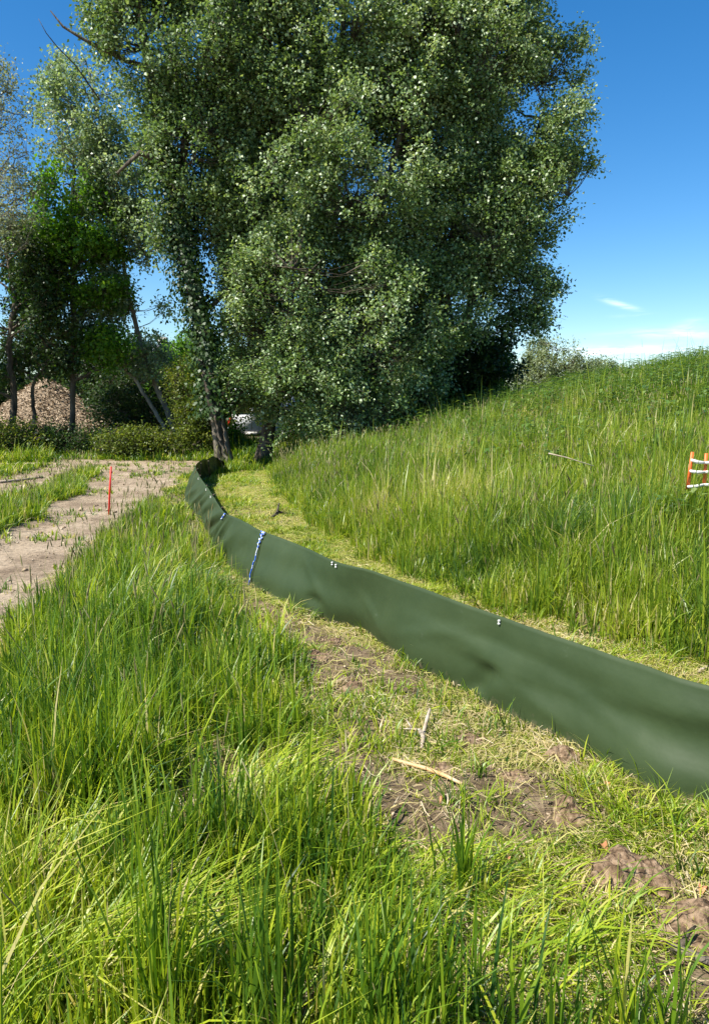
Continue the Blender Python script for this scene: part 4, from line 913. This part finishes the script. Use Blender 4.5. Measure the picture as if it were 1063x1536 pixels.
rows = [[(1036, 690), (1056, 694), (1082, 691), (1108, 694), (1133, 693)], [(1034, 706.5), (1056, 708), (1082, 705), (1108, 709), (1133, 708)], [(1030.5, 730), (1055, 727), (1082, 726), (1108, 728), (1133, 730)]]
for r_ in rows:
    b = MB()
    for (a, c) in zip(r_[:-1], r_[1:]):
        A = Lp(*a, -.02); C = Lp(*c, -.02); b.tube([A, (A + C) / 2 + (0, .01, -.008), C], [.013, .017, .013], 5)
    b.build("cross_strap", M['whitep'], barrier)

# dry stalk lying across the meadow, held up by the grass
a = at_y(822, 680, 8.2); c = at_y(890, 699, 8.0)
b = MB(); b.tube([a, a * .6 + c * .4 + [0, 0, .01], c], [.008, .006, .004], 5); o = b.build("dry_stalk", M['stick'], loc=a); tag(o, "long pale dry stalk lying slanted across the meadow grass on the bank", "stalk")

# broad-leaved weeds singled out in the meadow
for k, (px, py, lab) in enumerate(((895, 668, "dark broad-leaved weed standing in the meadow above the dry stalk"), (1010, 790, "leafy green weed in the meadow below the orange barrier"), (500, 770, "small leafy weed at the foot of the bank left of centre"))):
    g = ground_px(px, py + 26); b = MB()
    for j in range(9 if k < 2 else 5): add_weed(b, rng.normal(0, .09), rng.normal(0, .09), 0, rng.uniform(.35, .6) if k < 2 else .25, .17 if k < 2 else .12, 8, rng, .2)
    o = b.build("leafy_weed", M['weed']); o.location = g; tag(o, lab, "weed")

# ------------------------------------------------------------------ things on the mown strip
def stick(name, pts_px, rads, mat, label, cat, lift=.015, extra=None):
    W = [ground_px(*p) for p in pts_px]; W = [w + np.array([0, 0, lift]) for w in W]
    b = MB(); b.tube(W, rads, 7)
    if extra:
        for (pp, rr, lf) in extra:
            Q = [ground_px(*p) + np.array([0, 0, lift + l]) for p, l in zip(pp, lf)]; b.tube(Q, rr, 6)
    o = b.build(name, mat, smooth=True, loc=W[0]); return tag(o, label, cat)
stick("forked_branch", [(590, 1104), (612, 1102), (630, 1104), (634, 1112)], [.003, .004, .006, .009], M['stick'], "forked bleached branch sticking up from the soil near the middle of the strip", "branch", .03,
      [([(634, 1112), (640, 1098), (644, 1092)], [.010, .010, .007], [.0, .035, .07]), ([(630, 1106), (634, 1120), (632, 1130)], [.013, .012, .008], [.0, .01, -.01]), ([(618, 1102), (608, 1096)], [.006, .003], [.0, .03])])
stick("peeled_stick", [(588, 1148), (610, 1155), (640, 1164), (668, 1176), (692, 1187)], [.007, .009, .010, .009, .007], M['orangestick'], "long peeled orange-brown stick lying below the forked branch", "stick", .03)
stick("twig", [(690, 1187), (710, 1190), (722, 1198)], [.004, .003, .002], M['bark'], "thin dark twig at the pale end of the peeled stick", "twig", .02)
stick("twig", [(1000, 1432), (1020, 1440), (1045, 1452), (1063, 1462)], [.012, .013, .014, .012], M['bark'], "dark knobbly root at the lower right corner", "root", .03, [([(1018, 1438), (1030, 1428), (1040, 1425)], [.010, .007, .004], [0, .03, .04])])
stick("twig", [(880, 1405), (910, 1400), (945, 1405)], [.007, .009, .006], M['bark'], "curved grey-brown twig below the large soil clod", "twig", .02)
stick("branch_stub", [(408, 779), (418, 772), (440, 774)], [.02, .03, .02], M['bark'], "dark branch stub on the mown grass behind the fence", "branch", .03, [([(415, 774), (419, 768)], [.022, .012], [.0, .10])])
stick("twig", [(1046, 1012), (1055, 1007), (1066, 1003)], [.010, .010, .009], M['stick'], "pale stick behind the fence at the right edge", "stick", .02)
stick("fallen_branch", [(0, 725), (30, 722), (65, 718)], [.03, .028, .02], M['stick'], "pale fallen branch lying on the far rut of the track", "branch", .03)
stick("fallen_branch", [(50, 776), (62, 775), (76, 778)], [.015, .014, .01], M['stick'], "small grey branch beside the grassy middle of the track", "branch", .02)
for k, (px, py, rx, ry, rz, lab) in enumerate(CL):
    g = ground_px(px, py + 6); nr, na = 26, 64
    rr_ = np.linspace(0, 1, nr)[:, None]; aa = np.linspace(0, 2 * np.pi, na, endpoint=False)[None, :]
    edge = .62 + .75 * vnoise(np.cos(aa) * 1.7 + k * 9, np.sin(aa) * 1.7 + 4, 7)
    lx = rr_ * edge * np.cos(aa) * rx; ly = rr_ * edge * np.sin(aa) * ry
    hgt = .85 * rz * (1 - rr_ ** 2.2) ** .8 * (.25 + 1.1 * fbm(lx * 17 + k * 5, ly * 17, 301, 3)) + .020 * (1 - rr_ ** 4) * (fbm(lx * 70, ly * 70 + k, 302, 3) - .35) + .012 * (1 - rr_ ** 4) * (np.abs(vnoise(lx * 38, ly * 38 + k, 303) - .5) * 2)
    wz = height(g[0] + lx, g[1] + ly) - .012 * rr_ + hgt
    b = MB(); ix = np.arange(nr - 1)[:, None] * na + np.arange(na)[None, :]; jx = np.arange(nr - 1)[:, None] * na + (np.arange(na)[None, :] + 1) % na
    b.add(np.stack([g[0] + lx, g[1] + ly, wz], -1).reshape(-1, 3), np.stack([ix, ix + na, jx + na, jx], -1).reshape(-1, 4))
    o = b.build("soil_clod", M['soil'], smooth=False, loc=g); tag(o, lab, "soil clod", "soil clods along the mown strip")
for k, (px, py, lab) in enumerate(((656, 868, "pale shrivelled leaf clump behind the fence, farther from the camera"), (712, 884, "pale shrivelled leaf clump behind the fence, nearer the white rivet"))):
    g = ground_px(px, py); b = MB(); n = 60
    P = rng.normal(0, .05, (n, 3)) * (1.3, 1, .5); P[:, 2] = abs(P[:, 2]) + .02
    for q_ in P: b.tube([(0, 0, -.01), q_ * .6 + [0, 0, .01], q_], [.003, .002, .001], 3, .5, cap=False)
    kites(b, P, norm(rng.normal(0, 1, (n, 3))), norm(rng.normal(0, 1, (n, 3))), rng.uniform(.04, .08, n), rng.uniform(.03, .05, n), rng.uniform(.4, 1, n)); o = b.build("withered_plant", M['cut']); o.location = g; tag(o, lab, "withered plant", "withered plants behind the fence")
for k, (px, py, s, lab) in enumerate(((903, 1279, .022, "orange-brown dead leaf on the top of the largest clod"), (760, 1301, .012, "small rusty dead leaf left of the largest clod"), (912, 1186, .016, "orange dead leaf near the fence hem at the right"), (1052, 1346, .016, "brown dead leaf at the right edge"), (662, 1210, .011, "tiny orange dead leaf below the peeled stick"))):
    g = ground_px(px, py); b = MB()
    th = np.linspace(0, 2 * np.pi, 9)[:-1]; v = [(0, 0, .012)] + [(math.cos(t) * s * rng.uniform(.8, 1.2), math.sin(t) * s * .7, .02 * math.sin(2 * t + k)) for t in th]
    b.add(v, None, [(0, i, i % 8 + 1) for i in range(1, 9)]); o = b.build("dead_leaf", M['brown']); o.location = g + np.array([0, 0, .022]); tag(o, lab, "dead leaf", "dead leaves on the mown strip")
# crumbs of earth, bark and small stones
mb = MB()
def crumbs(x, y, s, r):
    n = len(x); z = height(x, y) + s * .3
    o = np.array([(1, 0, 0), (-.5, .87, 0), (-.5, -.87, 0), (.1, 0, .6), (0, 0, -.6)], float)
    J = rng.normal(0, .35, (n, 5, 3)); v = np.stack([x, y, z], -1)[:, None, :] + (o[None] + J) * s[:, None, None]
    t = np.array([(0, 1, 3), (1, 2, 3), (2, 0, 3), (1, 0, 4), (2, 1, 4), (0, 2, 4)]); mb.add(v.reshape(-1, 3), None, ((np.arange(n) * 5)[:, None, None] + t[None]).reshape(-1, 3), np.repeat(r, 5))
def dcr(x, y): return (mown(x, y) > -.1) * (.12 + .88 * sstep(.46, .62, fbm(x * 1.7, y * 1.7, 21)) * sstep(-1.2, -1.6, rightdist(x, y))) * inview(x, y)
for (y0, y1, n) in ((1.3, 6, 26000), (6, 16, 9000)):
    x, y = sample(-3.5, 4, y0, y1, n, dcr); crumbs(x, y, np.minimum(np.exp(rng.normal(-5.35, .5, len(x))), .012), np.clip(rng.normal(.35, .3, len(x)), 0, 1))
for c_, g_ in zip(CL, CLG):
    nn_ = 420; crumbs(g_[0] + rng.normal(0, c_[2] * .75, nn_), g_[1] + rng.normal(0, c_[3] * .75, nn_), np.minimum(np.exp(rng.normal(-5.2, .5, nn_)), .013), np.clip(rng.normal(.22, .15, nn_), 0, 1))
def dtr(x, y): return (track_mask(x, y) > -.1) * inview(x, y)
x, y = sample(-12, 0, 4, 22, 9000, dtr); crumbs(x, y, np.exp(rng.normal(-4.7, .5, len(x))), np.clip(rng.normal(.5, .3, len(x)), 0, 1))
tag(mb.build("soil_crumbs", M['chip']), kind='stuff', label="loose crumbs of earth and chips on the strip and track", cat="soil crumbs")
